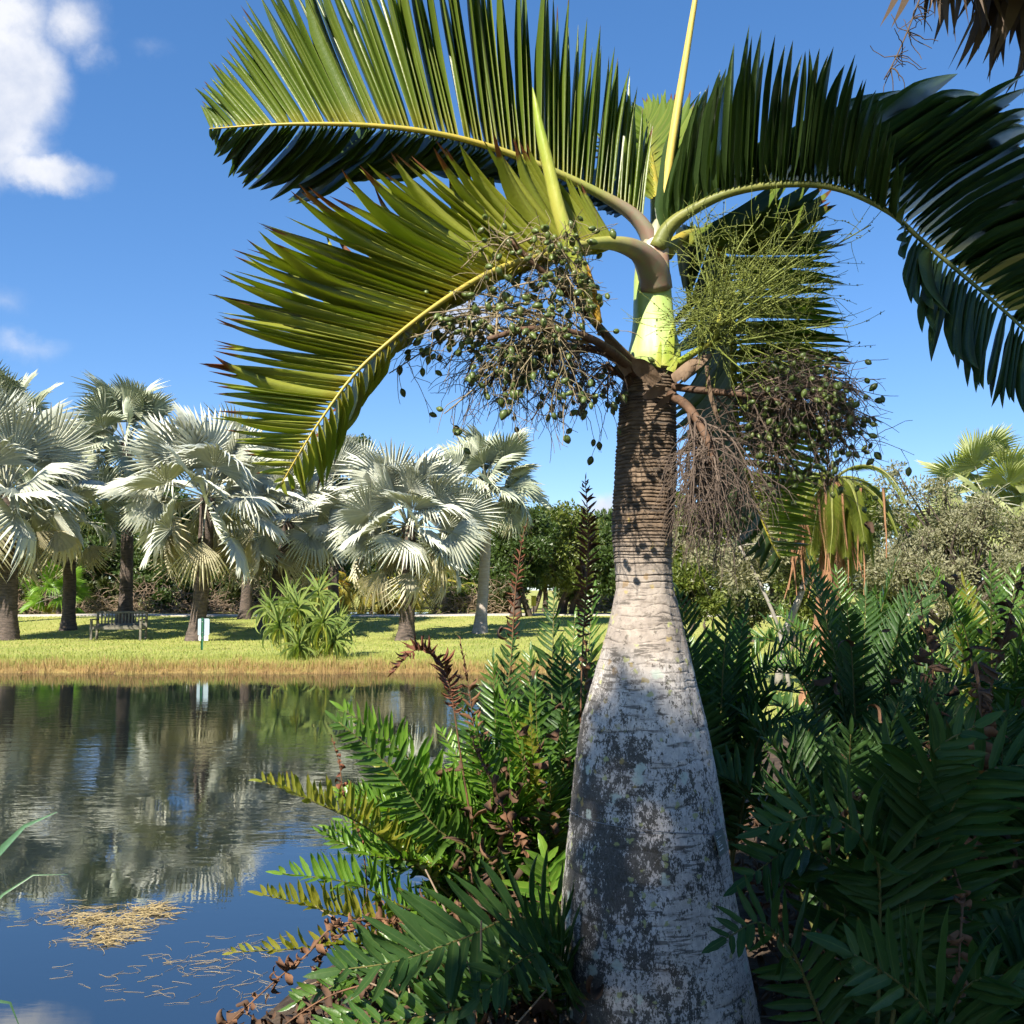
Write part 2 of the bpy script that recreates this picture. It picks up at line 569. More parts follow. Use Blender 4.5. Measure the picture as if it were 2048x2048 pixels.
MT['fern_dark'] = leaf_mat('fern_pinna_shaded', (.016, .048, .013), (.048, .098, .024), .22, .46, tip=(.12, .06, .02), tip0=1.04, rib=(.07, .11, .03), spec=.22, ribw=.16, veins=.12)  # dark copy of the fern pinna, shade put into its colour
MT['fern_stem'] = plain_mat('fern_stem', (.16, .13, .035), (.09, .10, .03), 15, .6)
MT['fern_dead'] = leaf_mat('dead_fern_pinna', (.075, .032, .015), (.21, .10, .045), .10, .8)
MT['fern_red'] = leaf_mat('fertile_fern_pinna', (.09, .026, .012), (.19, .066, .028), .08, .75)
MT['dead_stem'] = plain_mat('dead_fern_stem', (.08, .045, .026), (.20, .10, .05), 20, .8)
MT['litter'] = leaf_mat('leaf_litter', (.035, .018, .010), (.14, .072, .036), .06, .85)
MT['tree_leaf'] = leaf_mat('tree_leaf', (.050, .090, .014), (.17, .19, .035), .28, .45)
MT['tree_leaf_dark'] = leaf_mat('thicket_leaf', (.030, .052, .014), (.085, .095, .026), .24, .5)
MT['tree_leaf_deep'] = leaf_mat('dense_leaf', (.026, .055, .014), (.075, .115, .024), .2, .4)
MT['grey_leaf'] = leaf_mat('grey_olive_leaf', (.14, .145, .075), (.26, .245, .145), .2, .6)
MT['green_fan'] = leaf_mat('green_fan_leaf', (.26, .30, .13), (.42, .44, .21), .28, .5, tip=(.4, .3, .12), tip0=1.05)
MT['bright_fan'] = leaf_mat('bright_fan_leaf', (.10, .22, .022), (.20, .32, .035), .35, .4)
MT['date_leaf'] = leaf_mat('date_leaflet', (.12, .16, .022), (.22, .245, .04), .34, .45)
MT['orange_leaf'] = leaf_mat('orange_leaflet', (.50, .20, .022), (.42, .34, .04), .36, .5)
MT['gold_leaf'] = leaf_mat('golden_leaflet', (.26, .24, .03), (.40, .32, .05), .36, .5)
MT['screw_leaf'] = leaf_mat('screwpine_leaf', (.07, .145, .035), (.34, .40, .10), .28, .4, rib=(.42, .46, .18), ribw=.2)
MT['screw_old'] = leaf_mat('screwpine_old_leaf', (.30, .33, .04), (.40, .40, .08), .28, .45)
MT['bark'] = plain_mat('tree_bark', (.045, .036, .028), (.13, .10, .08), 7, .9, stretch=(1, 1, .4), bump=.8, bdist=.03)
MT['bark_pale'] = plain_mat('pale_trunk', (.20, .18, .15), (.34, .31, .27), 8, .85)
MT['date_fibre'] = plain_mat('hanging_fibre', (.22, .10, .05), (.34, .19, .10), 12, .9, stretch=(3, 3, .3), bump=.8)
MT['twig'] = leaf_mat('dry_twig', (.17, .12, .08), (.34, .25, .17), 0, .85)
MT['bench'] = plain_mat('weathered_teak', (.11, .10, .078), (.19, .175, .135), 14, .8, stretch=(.3, 1, 1))
MT['sign_back'] = plain_mat('sign_back', (.30, .39, .45), (.36, .45, .51), 4, .45, bump=.03, spec=.5)
MT['sign_white'] = plain_mat('sign_white', (.76, .78, .78), (.82, .83, .82), 4, .5, bump=.03)
MT['sign_post'] = plain_mat('green_post', (.018, .11, .055), (.03, .15, .075), 8, .45, bump=.1)
MT['bolt'] = plain_mat('bolt', (.5, .5, .5), (.6, .6, .6), 8, .35, metal=.9)
MT['tag'] = plain_mat('plant_tag', (.15, .175, .155), (.18, .205, .18), 20, .45, bump=.05, bdist=.001)
MT['tag_text'] = plain_mat('tag_lettering', (.60, .64, .64), (.72, .75, .75), 20, .5, bump=.02, bdist=.001)
MT['wire'] = plain_mat('spring_wire', (.20, .21, .22), (.32, .33, .34), 20, .4, metal=.8, bump=.05)
MT['strap'] = leaf_mat('strap_leaf', (.055, .14, .075), (.10, .20, .10), .22, .4, rib=(.10, .2, .1), ribw=.2)
MT['straw'] = leaf_mat('floating_straw', (.26, .19, .09), (.47, .37, .18), 0, .8)
MT['reed'] = leaf_mat('bank_reed', (.27, .15, .055), (.40, .29, .12), .2, .75)
MT['reed_green'] = leaf_mat('bank_reed_green', (.20, .25, .05), (.36, .36, .09), .25, .7)
MT['turf'] = leaf_mat('lawn_blade', (.19, .255, .045), (.35, .36, .09), .2, .7)
MT['post_yellow'] = plain_mat('yellow_marker', (.62, .52, .04), (.7, .6, .06), 9, .5)


def trunk_mat():
    m, nt, out = mat('bottle_palm_bark')
    tc = nd(nt, 'ShaderNodeNewGeometry')
    pos = tc.outputs['Position']
    sx = nd(nt, 'ShaderNodeSeparateXYZ')
    nt.links.new(pos, sx.inputs[0])
    z = sx.outputs[2]
    a = nd(nt, 'ShaderNodeAttribute', attribute_name='lf')
    sp = nd(nt, 'ShaderNodeSeparateColor')
    nt.links.new(a.outputs['Color'], sp.inputs[0])
    ridge, around = sp.outputs[0], sp.outputs[2]     # ring height, place around the stem
    zn = mth(nt, 'ADD', z, mth(nt, 'MULTIPLY', mth(nt, 'SUBTRACT', noise(nt, 9, 4), .5), .16))
    n1 = noise(nt, 5.5, 6, .68, stretch=(1, 1, .8))
    n2 = noise(nt, 40, 6, .72, stretch=(1, 1, .75))
    n3 = noise(nt, 120, 4, .7, stretch=(1, 1, .35))
    # grey skin, painted paler at the foot to offset the shade there
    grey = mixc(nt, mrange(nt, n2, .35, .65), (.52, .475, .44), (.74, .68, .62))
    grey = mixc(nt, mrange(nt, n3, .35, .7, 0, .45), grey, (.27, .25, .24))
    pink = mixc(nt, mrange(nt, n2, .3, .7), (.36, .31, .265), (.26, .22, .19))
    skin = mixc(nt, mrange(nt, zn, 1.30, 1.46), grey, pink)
    # brown fibrous upper stem
    brown = mixc(nt, mrange(nt, noise(nt, 28, 5, .6, stretch=(1, 1, 4)), .3, .7), (.085, .058, .038), (.215, .155, .108))
    skin = mixc(nt, mrange(nt, zn, 1.62, 1.84), skin, brown)
    # growth rings: cracks are dark, edges worn pale
    skin = mixc(nt, mrange(nt, ridge, .10, .80, .9, 0), skin, (.045, .036, .030))
    skin = mixc(nt, mrange(nt, noise(nt, 14, 5, .65, stretch=(1, 1, 5)), .52, .72, 0, .6), skin, (.12, .095, .075))
    # black crust lichen: large areas, broken at small scale
    n4 = noise(nt, 230, 3, .7, stretch=(1, 1, .5))
    big = mth(nt, 'ADD', mth(nt, 'MULTIPLY_ADD', n1, 1.25, -.125), mth(nt, 'ADD', mth(nt, 'MULTIPLY', mth(nt, 'SUBTRACT', n2, .5), 1.15), mth(nt, 'MULTIPLY', mth(nt, 'SUBTRACT', n4, .5), .8)))
    low = mrange(nt, zn, 1.18, 1.50, 1, 0)
    left = mrange(nt, sx.outputs[0], .18, .62, .15, -.10)
    dk = mrange(nt, mth(nt, 'ADD', mth(nt, 'ADD', big, left), mth(nt, 'MULTIPLY', mth(nt, 'SUBTRACT', n3, .5), .5)), .485, .565)
    col = mixc(nt, mth(nt, 'MULTIPLY', mth(nt, 'MULTIPLY', dk, low), .93), skin, mixc(nt, mrange(nt, n4, .4, .7), (.036, .034, .030), (.10, .092, .08)))
    sp1 = mth(nt, 'MULTIPLY', mrange(nt, noise(nt, 42, 6, .75), .545, .62), mrange(nt, zn, 1.66, 1.36, .25, .85))
    col = mixc(nt, sp1, col, (.065, .055, .042))
    # thin broken leaf scars running round the stem
    sc1 = mrange(nt, noise(nt, 7, 6, .62, stretch=(1, 1, 9)), .555, .60)
    sc1 = mth(nt, 'MULTIPLY', sc1, mrange(nt, noise(nt, 16, 4), .42, .55))
    col = mixc(nt, mth(nt, 'MULTIPLY', sc1, .75), col, (.06, .052, .045))
    # crusts of yellow and pale green lichen
    for sc, cc, th, k, zr in ((26, (.36, .27, .09), .16, .65, (.9, 1.8)), (15, (.50, .55, .47), .20, .85, (0, 1.35)), (30, (.37, .38, .15), .2, .8, (.2, 1.5)), (18, (.22, .15, .08), .17, .8, (1.3, 1.65))):
        vo = nd(nt, 'ShaderNodeTexVoronoi')
        vo.inputs['Scale'].default_value = sc
        wv = nd(nt, 'ShaderNodeVectorMath', operation='ADD')
        nz = noise(nt, 60, 3, color=True)
        scv = nd(nt, 'ShaderNodeVectorMath', operation='SCALE'); scv.inputs['Scale'].default_value = .035
        nt.links.new(nz, scv.inputs[0]); nt.links.new(pos, wv.inputs[0]); nt.links.new(scv.outputs[0], wv.inputs[1])
        nt.links.new(wv.outputs[0], vo.inputs['Vector'])
        pick = nd(nt, 'ShaderNodeSeparateColor')
        nt.links.new(vo.outputs['Color'], pick.inputs[0])
        on = mrange(nt, pick.outputs[0], .72, .74)
        sz = mth(nt, 'MULTIPLY', mrange(nt, vo.outputs['Distance'], th + .12, th, 0, k), on)
        zz = mth(nt, 'MULTIPLY', mrange(nt, z, zr[0], zr[0] + .05), mrange(nt, z, zr[1] + .05, zr[1]))
        col = mixc(nt, mth(nt, 'MULTIPLY', sz, zz), col, cc)
    b = nd(nt, 'ShaderNodeBsdfPrincipled')
    nt.links.new(col, b.inputs['Base Color'])
    b.inputs['Roughness'].default_value = .85
    b.inputs['Specular IOR Level'].default_value = .2
    bm = nd(nt, 'ShaderNodeBump')
    bm.inputs['Strength'].default_value = .55
    bm.inputs['Distance'].default_value = .006
    h = mth(nt, 'ADD', n2, mth(nt, 'MULTIPLY', n3, .5))
    nt.links.new(h, bm.inputs['Height'])
    nt.links.new(bm.outputs[0], b.inputs['Normal'])
    nt.links.new(b.outputs[0], out.inputs[0])
    return m


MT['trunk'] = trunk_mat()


def shaft_mat():
    m, nt, out = mat('crownshaft')
    sx = nd(nt, 'ShaderNodeSeparateXYZ')
    nt.links.new(nd(nt, 'ShaderNodeNewGeometry').outputs['Position'], sx.inputs[0])
    z = mth(nt, 'ADD', sx.outputs[2], mth(nt, 'MULTIPLY', mth(nt, 'SUBTRACT', noise(nt, 14, 4), .5), .10))
    st = noise(nt, 30, 4, .6, stretch=(1, 1, .1))
    col = mixc(nt, mrange(nt, st, .3, .7), (.36, .49, .13), (.47, .58, .22))
    col = mixc(nt, mrange(nt, z, 2.56, 2.62, 0, .8), col, (.38, .46, .08))
    br = mixc(nt, mrange(nt, noise(nt, 22, 5), .35, .65), (.30, .17, .12), (.36, .30, .20))
    col = mixc(nt, mrange(nt, z, 2.62, 2.665), col, br)
    col = mixc(nt, mrange(nt, z, 2.70, 2.78), col, (.27, .27, .17))
    b = nd(nt, 'ShaderNodeBsdfPrincipled')
    nt.links.new(col, b.inputs['Base Color'])
    b.inputs['Roughness'].default_value = .38
    bm = nd(nt, 'ShaderNodeBump'); bm.inputs['Strength'].default_value = .15; bm.inputs['Distance'].default_value = .004
    nt.links.new(st, bm.inputs['Height']); nt.links.new(bm.outputs[0], b.inputs['Normal'])
    nt.links.new(b.outputs[0], out.inputs[0])
    return m


MT['shaft'] = shaft_mat()


def petiole_mat():
    """greenish brown skin near the crown, yellow further along the rib"""
    m, nt, out = mat('palm_petiole')
    a = nd(nt, 'ShaderNodeAttribute', attribute_name='lf')
    sp = nd(nt, 'ShaderNodeSeparateColor')
    nt.links.new(a.outputs['Color'], sp.inputs[0])
    t = mth(nt, 'ADD', sp.outputs[0], mth(nt, 'MULTIPLY', mth(nt, 'SUBTRACT', noise(nt, 18, 4), .5), .06))
    nz = noise(nt, 26, 5, .65)
    br = mixc(nt, mrange(nt, nz, .35, .65), (.24, .15, .11), (.20, .19, .12))
    gr = mixc(nt, mrange(nt, nz, .3, .7), (.22, .25, .06), (.34, .31, .07))
    ye = mixc(nt, mrange(nt, nz, .3, .7), (.44, .32, .05), (.34, .29, .05))
    col = mixc(nt, mrange(nt, t, .09, .20), br, gr)
    col = mixc(nt, mrange(nt, t, .22, .5), col, ye)
    b = nd(nt, 'ShaderNodeBsdfPrincipled')
    nt.links.new(col, b.inputs['Base Color'])
    b.inputs['Roughness'].default_value = .45
    nt.links.new(b.outputs[0], out.inputs[0])
    return m


MT['petiole'] = petiole_mat()


def water_mat():
    m, nt, out = mat('pond_water')
    pos = nd(nt, 'ShaderNodeNewGeometry').outputs['Position']
    b = nd(nt, 'ShaderNodeBsdfPrincipled')
    b.inputs['Base Color'].default_value = (.006, .010, .011, 1)
    b.inputs['Roughness'].default_value = .02
    b.inputs['IOR'].default_value = 3.4
    h1 = noise(nt, 5.0, 3, .5, stretch=(.55, 1.2, 1))
    h2 = noise(nt, 16.0, 2, .5, stretch=(.6, 1.2, 1))
    area = mrange(nt, noise(nt, .22, 3, .6), .38, .60, .12, 1.0)
    sx = nd(nt, 'ShaderNodeSeparateXYZ'); nt.links.new(pos, sx.inputs[0])
    near = mrange(nt, sx.outputs[1], 5.5, 8.0, .10, 1.0)
    far = mrange(nt, sx.outputs[1], 23.0, 16.0, .35, 1.0)
    amt = mth(nt, 'MULTIPLY', mth(nt, 'MULTIPLY', area, near), far)
    h = mth(nt, 'MULTIPLY', mth(nt, 'ADD', mth(nt, 'MULTIPLY', h1, 1.0), mth(nt, 'MULTIPLY', h2, .28)), amt)
    bm = nd(nt, 'ShaderNodeBump')
    bm.inputs['Strength'].default_value = 1.0
    bm.inputs['Distance'].default_value = .0036
    nt.links.new(h, bm.inputs['Height'])
    nt.links.new(bm.outputs[0], b.inputs['Normal'])
    nt.links.new(b.outputs[0], out.inputs[0])
    return m


MT['water'] = water_mat()


def ground_mat():
    m, nt, out = mat('ground')
    a = nd(nt, 'ShaderNodeAttribute', attribute_name='lf')
    sp = nd(nt, 'ShaderNodeSeparateColor')
    nt.links.new(a.outputs['Color'], sp.inputs[0])
    lawn, bank = sp.outputs[0], sp.outputs[1]
    n1 = noise(nt, .6, 4, .6); n2 = noise(nt, 14, 5, .7); n3 = noise(nt, 3.0, 4)
    g = mixc(nt, mrange(nt, n1, .35, .65), (.20, .255, .05), (.31, .32, .085))
    g = mixc(nt, mrange(nt, n2, .35, .7, 0, .55), g, (.44, .37, .15))
    soil = mixc(nt, mrange(nt, n2, .3, .7), (.030, .022, .015), (.085, .062, .045))
    soil = mixc(nt, mrange(nt, n3, .45, .7, 0, .6), soil, (.12, .085, .055))
    col = mixc(nt, mrange(nt, mth(nt, 'ADD', lawn, mth(nt, 'MULTIPLY', mth(nt, 'SUBTRACT', n3, .5), .3)), .35, .65), soil, g)
    col = mixc(nt, mth(nt, 'MULTIPLY', bank, mrange(nt, n3, .2, .6, .4, 1)), col, (.24, .14, .055))
    b = nd(nt, 'ShaderNodeBsdfPrincipled')
    nt.links.new(col, b.inputs['Base Color'])
    b.inputs['Roughness'].default_value = .9
    b.inputs['Specular IOR Level'].default_value = .15
    bm = nd(nt, 'ShaderNodeBump'); bm.inputs['Strength'].default_value = .8; bm.inputs['Distance'].default_value = .03
    nt.links.new(noise(nt, 30, 4, .7), bm.inputs['Height']); nt.links.new(bm.outputs[0], b.inputs['Normal'])
    nt.links.new(b.outputs[0], out.inputs[0])
    return m


MT['ground'] = ground_mat()
MT['path'] = plain_mat('path_paving', (.40, .36, .31), (.50, .46, .41), 3, .9, bump=.3)

# ------------------------------------------------------------------ the ground, the pond, the path
WATER = -0.20
_far = [(x, 23.9 + .18 * math.sin(x * 1.7) + .14 * math.sin(x * 4.1 + 1) + .10 * math.sin(x * 9.3 + 2)) for x in np.arange(3.0, -22, -.45)]
POND = np.array([(-160, 2.4), (-8, 2.6), (-3, 3.0), (-1.3, 3.9), (-.95, 5.2), (-.5, 6.6), (.3, 7.6), (1.3, 9.2), (1.8, 12.5), (2.4, 17.5), (2.9, 21.3), (3.4, 23.2),
                 *_far, (-40, 25), (-160, 27)], float)


def pond_sd(X, Y):
    """signed distance to the shoreline, negative over water"""
    X = np.asarray(X, float); Y = np.asarray(Y, float)
    d = np.full(X.shape, 1e9); inside = np.zeros(X.shape, bool)
    n = len(POND)
    for i in range(n):
        a = POND[i]; b = POND[(i + 1) % n]
        ex, ey = b - a
        t = np.clip(((X - a[0]) * ex + (Y - a[1]) * ey) / (ex * ex + ey * ey), 0, 1)
        d = np.minimum(d, np.hypot(X - a[0] - t * ex, Y - a[1] - t * ey))
        c = ((a[1] > Y) != (b[1] > Y)) & (X < (b[0] - a[0]) * (Y - a[1]) / (b[1] - a[1] + 1e-12) + a[0])
        inside ^= c
    return np.where(inside, -d, d)


def sstep(x, a, b):
    t = np.clip((x - a) / (b - a), 0, 1)
    return t * t * (3 - 2 * t)


def gz(X, Y):
    X = np.asarray(X, float); Y = np.asarray(Y, float)
    s = pond_sd(X, Y)
    lawn = .05 + .48 * sstep(Y, 34, 45) + .03 * np.sin(X * .35 + 1) * sstep(Y, 24, 30)
    up = WATER + (lawn - WATER) * sstep(s, -.35, 1.25) * .98 + .012
    up = np.where(s < .2, np.minimum(up, WATER + .5 * (s + .02)), up)
    h = np.where(s < 0, WATER + np.maximum(s * .5, -1.0) - .01, up)
    return h


_gzc = {}


def gz1(x, y):
    k = (round(x, 2), round(y, 2))
    if k not in _gzc:
        _gzc[k] = float(gz(np.array([x]), np.array([y]))[0])
    return _gzc[k]


def axis(lo, hi, d0, d1, step, grow=1.25):
    a = list(np.arange(d0, d1 + 1e-6, step))
    s = step
    while a[-1] < hi:
        s *= grow; a.append(min(hi, a[-1] + s))
    s = step
    while a[0] > lo:
        s *= grow; a.insert(0, max(lo, a[0] - s))
    return np.array(a)


def build_ground():
    xs = axis(-1500, 1500, -24, 24, .3); ys = axis(-300, 2500, -2, 50, .3)
    X, Y = np.meshgrid(xs, ys)
    Z = gz(X, Y)
    nx, ny = len(xs), len(ys)
    V = np.stack([X.ravel(), Y.ravel(), Z.ravel()], 1)
    i = np.arange(ny - 1)[:, None] * nx + np.arange(nx - 1)[None]
    i = i.ravel()
    T = np.concatenate([np.stack([i, i + 1, i + nx + 1], 1), np.stack([i, i + nx + 1, i + nx], 1)])
    s = pond_sd(V[:, 0], V[:, 1])
    lawn = sstep(V[:, 1] - np.maximum(0, 0) + .0 * V[:, 0], 10.5, 13.0)
    lawn = np.where(V[:, 1] < -6, 1.0, lawn)
    lawn = np.where(s < .02, 0, lawn)
    bank = np.clip(1 - np.abs(s - .25) / .9, 0, 1) * sstep(V[:, 1], 15, 20)
    mb = MB()
    mb.add(V, T, np.stack([lawn, bank, np.zeros(len(V))], 1))
    tag(link('ground', mb.mesh('ground', MT['ground'])), kind='structure')
    mb = MB()
    xs = np.linspace(-160, 9, 60); ys = np.linspace(1.5, 30.5, 20)
    X, Y = np.meshgrid(xs, ys)
    i = (np.arange(19)[:, None] * 60 + np.arange(59)[None]).ravel()
    T = np.concatenate([np.stack([i, i + 1, i + 61], 1), np.stack([i, i + 61, i + 60], 1)])
    mb.add(np.stack([X.ravel(), Y.ravel(), np.full(X.size, WATER)], 1), T, (0, 0, 0))
    tag(link('pond_water', mb.mesh('pond_water', MT['water'])), kind='structure')
    # path: a low slab following the ground
    mb = MB()
    P = []
    n = 90
    for k in range(n):
        x = -60 + 120 * k / (n - 1)
        y = 45.2 + .9 * math.sin(x * .06 + 1.0)
        P.append((x, y))
    V = []
    for x, y in P:
        g0 = gz1(x, y - 1.1); g1 = gz1(x, y + 1.1)
        V += [(x, y - 1.1, g0 - .05), (x, y - 1.08, g0 + .05), (x, y + 1.08, g1 + .05), (x, y + 1.1, g1 - .05)]
    T = []
    for k in range(n - 1):
        for j in range(3):
            a = k * 4 + j
            T += [(a, a + 4, a + 5), (a, a + 5, a + 1)]
    mb.add(V, T, (0, .5, 0))
    tag(link('garden_path', mb.mesh('garden_path', MT['path'], False)), kind='structure')
    # a second, small sheet of water beyond the path
    mb = MB()
    c = at(745, 1160, 52); c.z = gz1(c.x, c.y) + .012
    V = [tuple(c)]
    for k in range(40):
        a = 2 * math.pi * k / 40
        V.append((c.x + 4.2 * math.cos(a) * (1 + .1 * math.sin(3 * a)), c.y + 1.6 * math.sin(a), c.z))
    mb.add(V, [(0, 1 + k, 1 + (k + 1) % 40) for k in range(40)], (0, 0, 0))
    tag(link('far_pond_water', mb.mesh('far_pond_water', MT['water'])), kind='structure')


build_ground()


# ------------------------------------------------------------------ bottle palm
def trunk_profile():
    rows = [(2060, 1252, 204), (1932, 1245, 190), (1840, 1236, 182), (1700, 1226, 168), (1600, 1222, 156), (1500, 1219, 142), (1420, 1216, 128), (1350, 1214, 115), (1300, 1215, 102),
            (1250, 1216, 90), (1200, 1217, 77), (1150, 1217, 65), (1110, 1216, 56), (1070, 1213, 55), (1000, 1211, 59), (900, 1219, 60), (800, 1221, 57), (740, 1224, 53), (700, 1228, 50)]
    Z = []; X = []; Rr = []
    for y, x, w in rows:
        p = at(x, y, 3.5); q = at(x + w, y, 3.5)
        Z.append(p.z); X.append(p.x); Rr.append((q.x - p.x) * .985)
    Z = [-.25] + Z; X = [X[0]] + X; Rr = [Rr[0] * 1.02] + Rr
    return np.array(Z), np.array(X), np.array(Rr)


TZ, TX, TR = trunk_profile()


def stem_at(z):
    return float(np.interp(z, TZ, TX)), float(np.interp(z, TZ, TR))


def build_bottle_palm():
    base = Vector((TX[0], 3.5, gz1(TX[0], 3.5)))
    rt = root('bottle_palm', base, 'swollen grey bottle palm with green crownshaft and hanging fruit in the foreground', 'palm')
    # --- trunk with growth rings
    na = 110
    zs = np.concatenate([np.linspace(-.25, 1.28, 300, endpoint=False), np.linspace(1.28, TZ[-1], 720)])
    nz = len(zs)
    V = np.zeros((nz, na, 3)); A = np.zeros((nz, na, 3))
    # ring positions: close above, wide apart below
    rings = []
    z = .05
    rr = random.Random(3)
    while z < 2.33:
        rings.append((z, rr.random(), rr.random()))
        if z < 1.30: z += rr.uniform(.075, .125)
        elif z < 1.66: z += rr.uniform(.018, .040)
        else: z += rr.choice((rr.uniform(.006, .012), rr.uniform(.010, .020)))
    rz = np.array([r[0] for r in rings])
    for i, z in enumerate(zs):
        cx, r = stem_at(z)
        for k in range(na):
            a = 2 * math.pi * k / na
            ca, sa = math.cos(a), math.sin(a)
            wob = mnoise.noise((ca * 1.6, sa * 1.6, z * 6.0)) * .012 + mnoise.noise((ca * 4, sa * 4, z * 9)) * .006
            if z > 1.6: wob *= .30
            zz = z + wob
            j = int(np.searchsorted(rz, zz)) - 1
            j = max(0, min(len(rz) - 2, j))
            f = (zz - rz[j]) / (rz[j + 1] - rz[j])
            sp = rz[j + 1] - rz[j]
            depth = .005 if z < 1.30 else (.0022 if z < 1.62 else .0055)
            crack = mnoise.noise((ca * 1.2 + 9, sa * 1.2, rz[j] * 37.0)) * .5 + .5
            wdt = (.009 if z < 1.3 else (.0042 if z < 1.62 else .0032)) / sp
            e = min(f, 1 - f) / max(.02, wdt * (0.5 + crack))
            brk = mnoise.noise((ca * 3.1 + 5, sa * 3.1, rz[j] * 53.0)) + .18
            groove = max(0.0, 1 - e) * (max(0.0, min(1.0, brk * 3.2)) * (.35 + .8 * crack) if z < 1.62 else .35 + .65 * crack)
            groove = min(1, groove)
            saw = (.5 - f) if z > 1.62 else 0.0
            # loose ring edges of the upper stem overhang a little
            disp = -groove * depth + saw * .0035 * (1 if z > 1.7 else (z - 1.62) / .08)
            disp += mnoise.noise((ca * 2.0, sa * 2.0, z * 2.2)) * .012 * min(1, r / .2)
            disp += mnoise.noise((ca * 9, sa * 9, z * 24)) * .0022
            V[i, k] = (cx + (r + disp) * ca, 3.5 + (r + disp) * sa, z)
            A[i, k] = (1 - groove, .5, k / na)
    idx = np.arange(nz - 1)[:, None] * na + np.arange(na)[None]
    nxt = np.arange(nz - 1)[:, None] * na + ((np.arange(na) + 1) % na)[None]
    T = np.concatenate([np.stack([idx, nxt, nxt + na], 2).reshape(-1, 3), np.stack([idx, nxt + na, idx + na], 2).reshape(-1, 3)])
    mb = MB(); mb.add(V.reshape(-1, 3), T, A.reshape(-1, 3))
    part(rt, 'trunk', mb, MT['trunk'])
    # --- crownshaft: green sleeve with a bulged, lobed foot
    prof = [(712, 1236, 34), (700, 1236, 46), (688, 1236, 51), (670, 1236, 50), (640, 1236, 43), (600, 1234, 38), (560, 1232, 35.5), (530, 1231, 34), (505, 1231, 32), (480, 1233, 29), (455, 1236, 23), (430, 1240, 14), (415, 1242, 7)]
    mb = MB()
    na = 48
    V = []; A = []
    PZ = [at(x, y, 3.5) for y, x, w in prof]
    for (y, x, w), p in zip(prof, PZ):
        r = (at(x + w, y, 3.5).x - p.x)
        for k in range(na):
            a = 2 * math.pi * k / na
            lob = 1 + .05 * math.cos(3 * a + y * .004) + .02 * math.sin(7 * a)
            V.append((p.x + r * lob * math.cos(a), 3.5 + r * lob * math.sin(a), p.z)); A.append((0, .5, k / na))
    T = []
    for i in range(len(prof) - 1):
        for k in range(na):
            a = i * na + k; b = i * na + (k + 1) % na
            T += [(a, b, b + na), (a, b + na, a + na)]
    mb.add(V, T, A)
    part(rt, 'crownshaft', mb, MT['shaft'])
    # split bract at the foot of the crownshaft
    for tip, b0, w in (((1272, 600), (1258, 690), .05), ((1285, 655), (1265, 700), .035), ((1248, 640), (1240, 692), .03)):
        mb = MB()
        o = at(b0[0], b0[1], 3.405); t_ = at(tip[0], tip[1], 3.41)
        un = blade(8, lambda t: (1 - t) ** .8 * (.8 + t * .3), bend=-.12, fold=-.5)
        F = frame34(o, t_ - o, (1, 0, 0), (t_ - o).length, w)
        inst(mb, un, [F])
        part(rt, 'green_bract', mb, MT['bud'])
    fronds(rt)
    flowers(rt)
    return rt


def interp_rows(pts, s):
    S = [p[0] for p in pts]
    P = np.array([tuple(at(p[1], p[2], p[3])) for p in pts])
    return np.array([np.interp(s, S, P[:, k]) for k in range(3)])


LEAF_PROF = lambda t: min(1.0, .30 + t * 5.0) * (1 - max(0, (t - .58) / .42) ** 1.35) * .985 + .015
LEAFU = {k: [blade(11, LEAF_PROF, bend=b, fold=1.5, twist=tw, seed=i) for i, (b, tw) in enumerate(((-.05, .1), (-.14, -.15), (.04, .25), (-.20, .2), (-.09, -.3)))] for k in ('leaflet',)}
LEAFU['burnt'] = [blade(11, lambda t: min(1.0, .30 + t * 5.0) * (1 - max(0, (t - .46) / .54) ** 1.35) * .98 + .02, bend=b, fold=1.7, twist=tw, curl=cu, seed=i) for i, (b, tw, cu) in enumerate(((-.10, .15, 0), (-.14, -.2, -.25), (-.03, .3, .2), (-.18, .1, -.4), (-.08, -.3, .1)))]


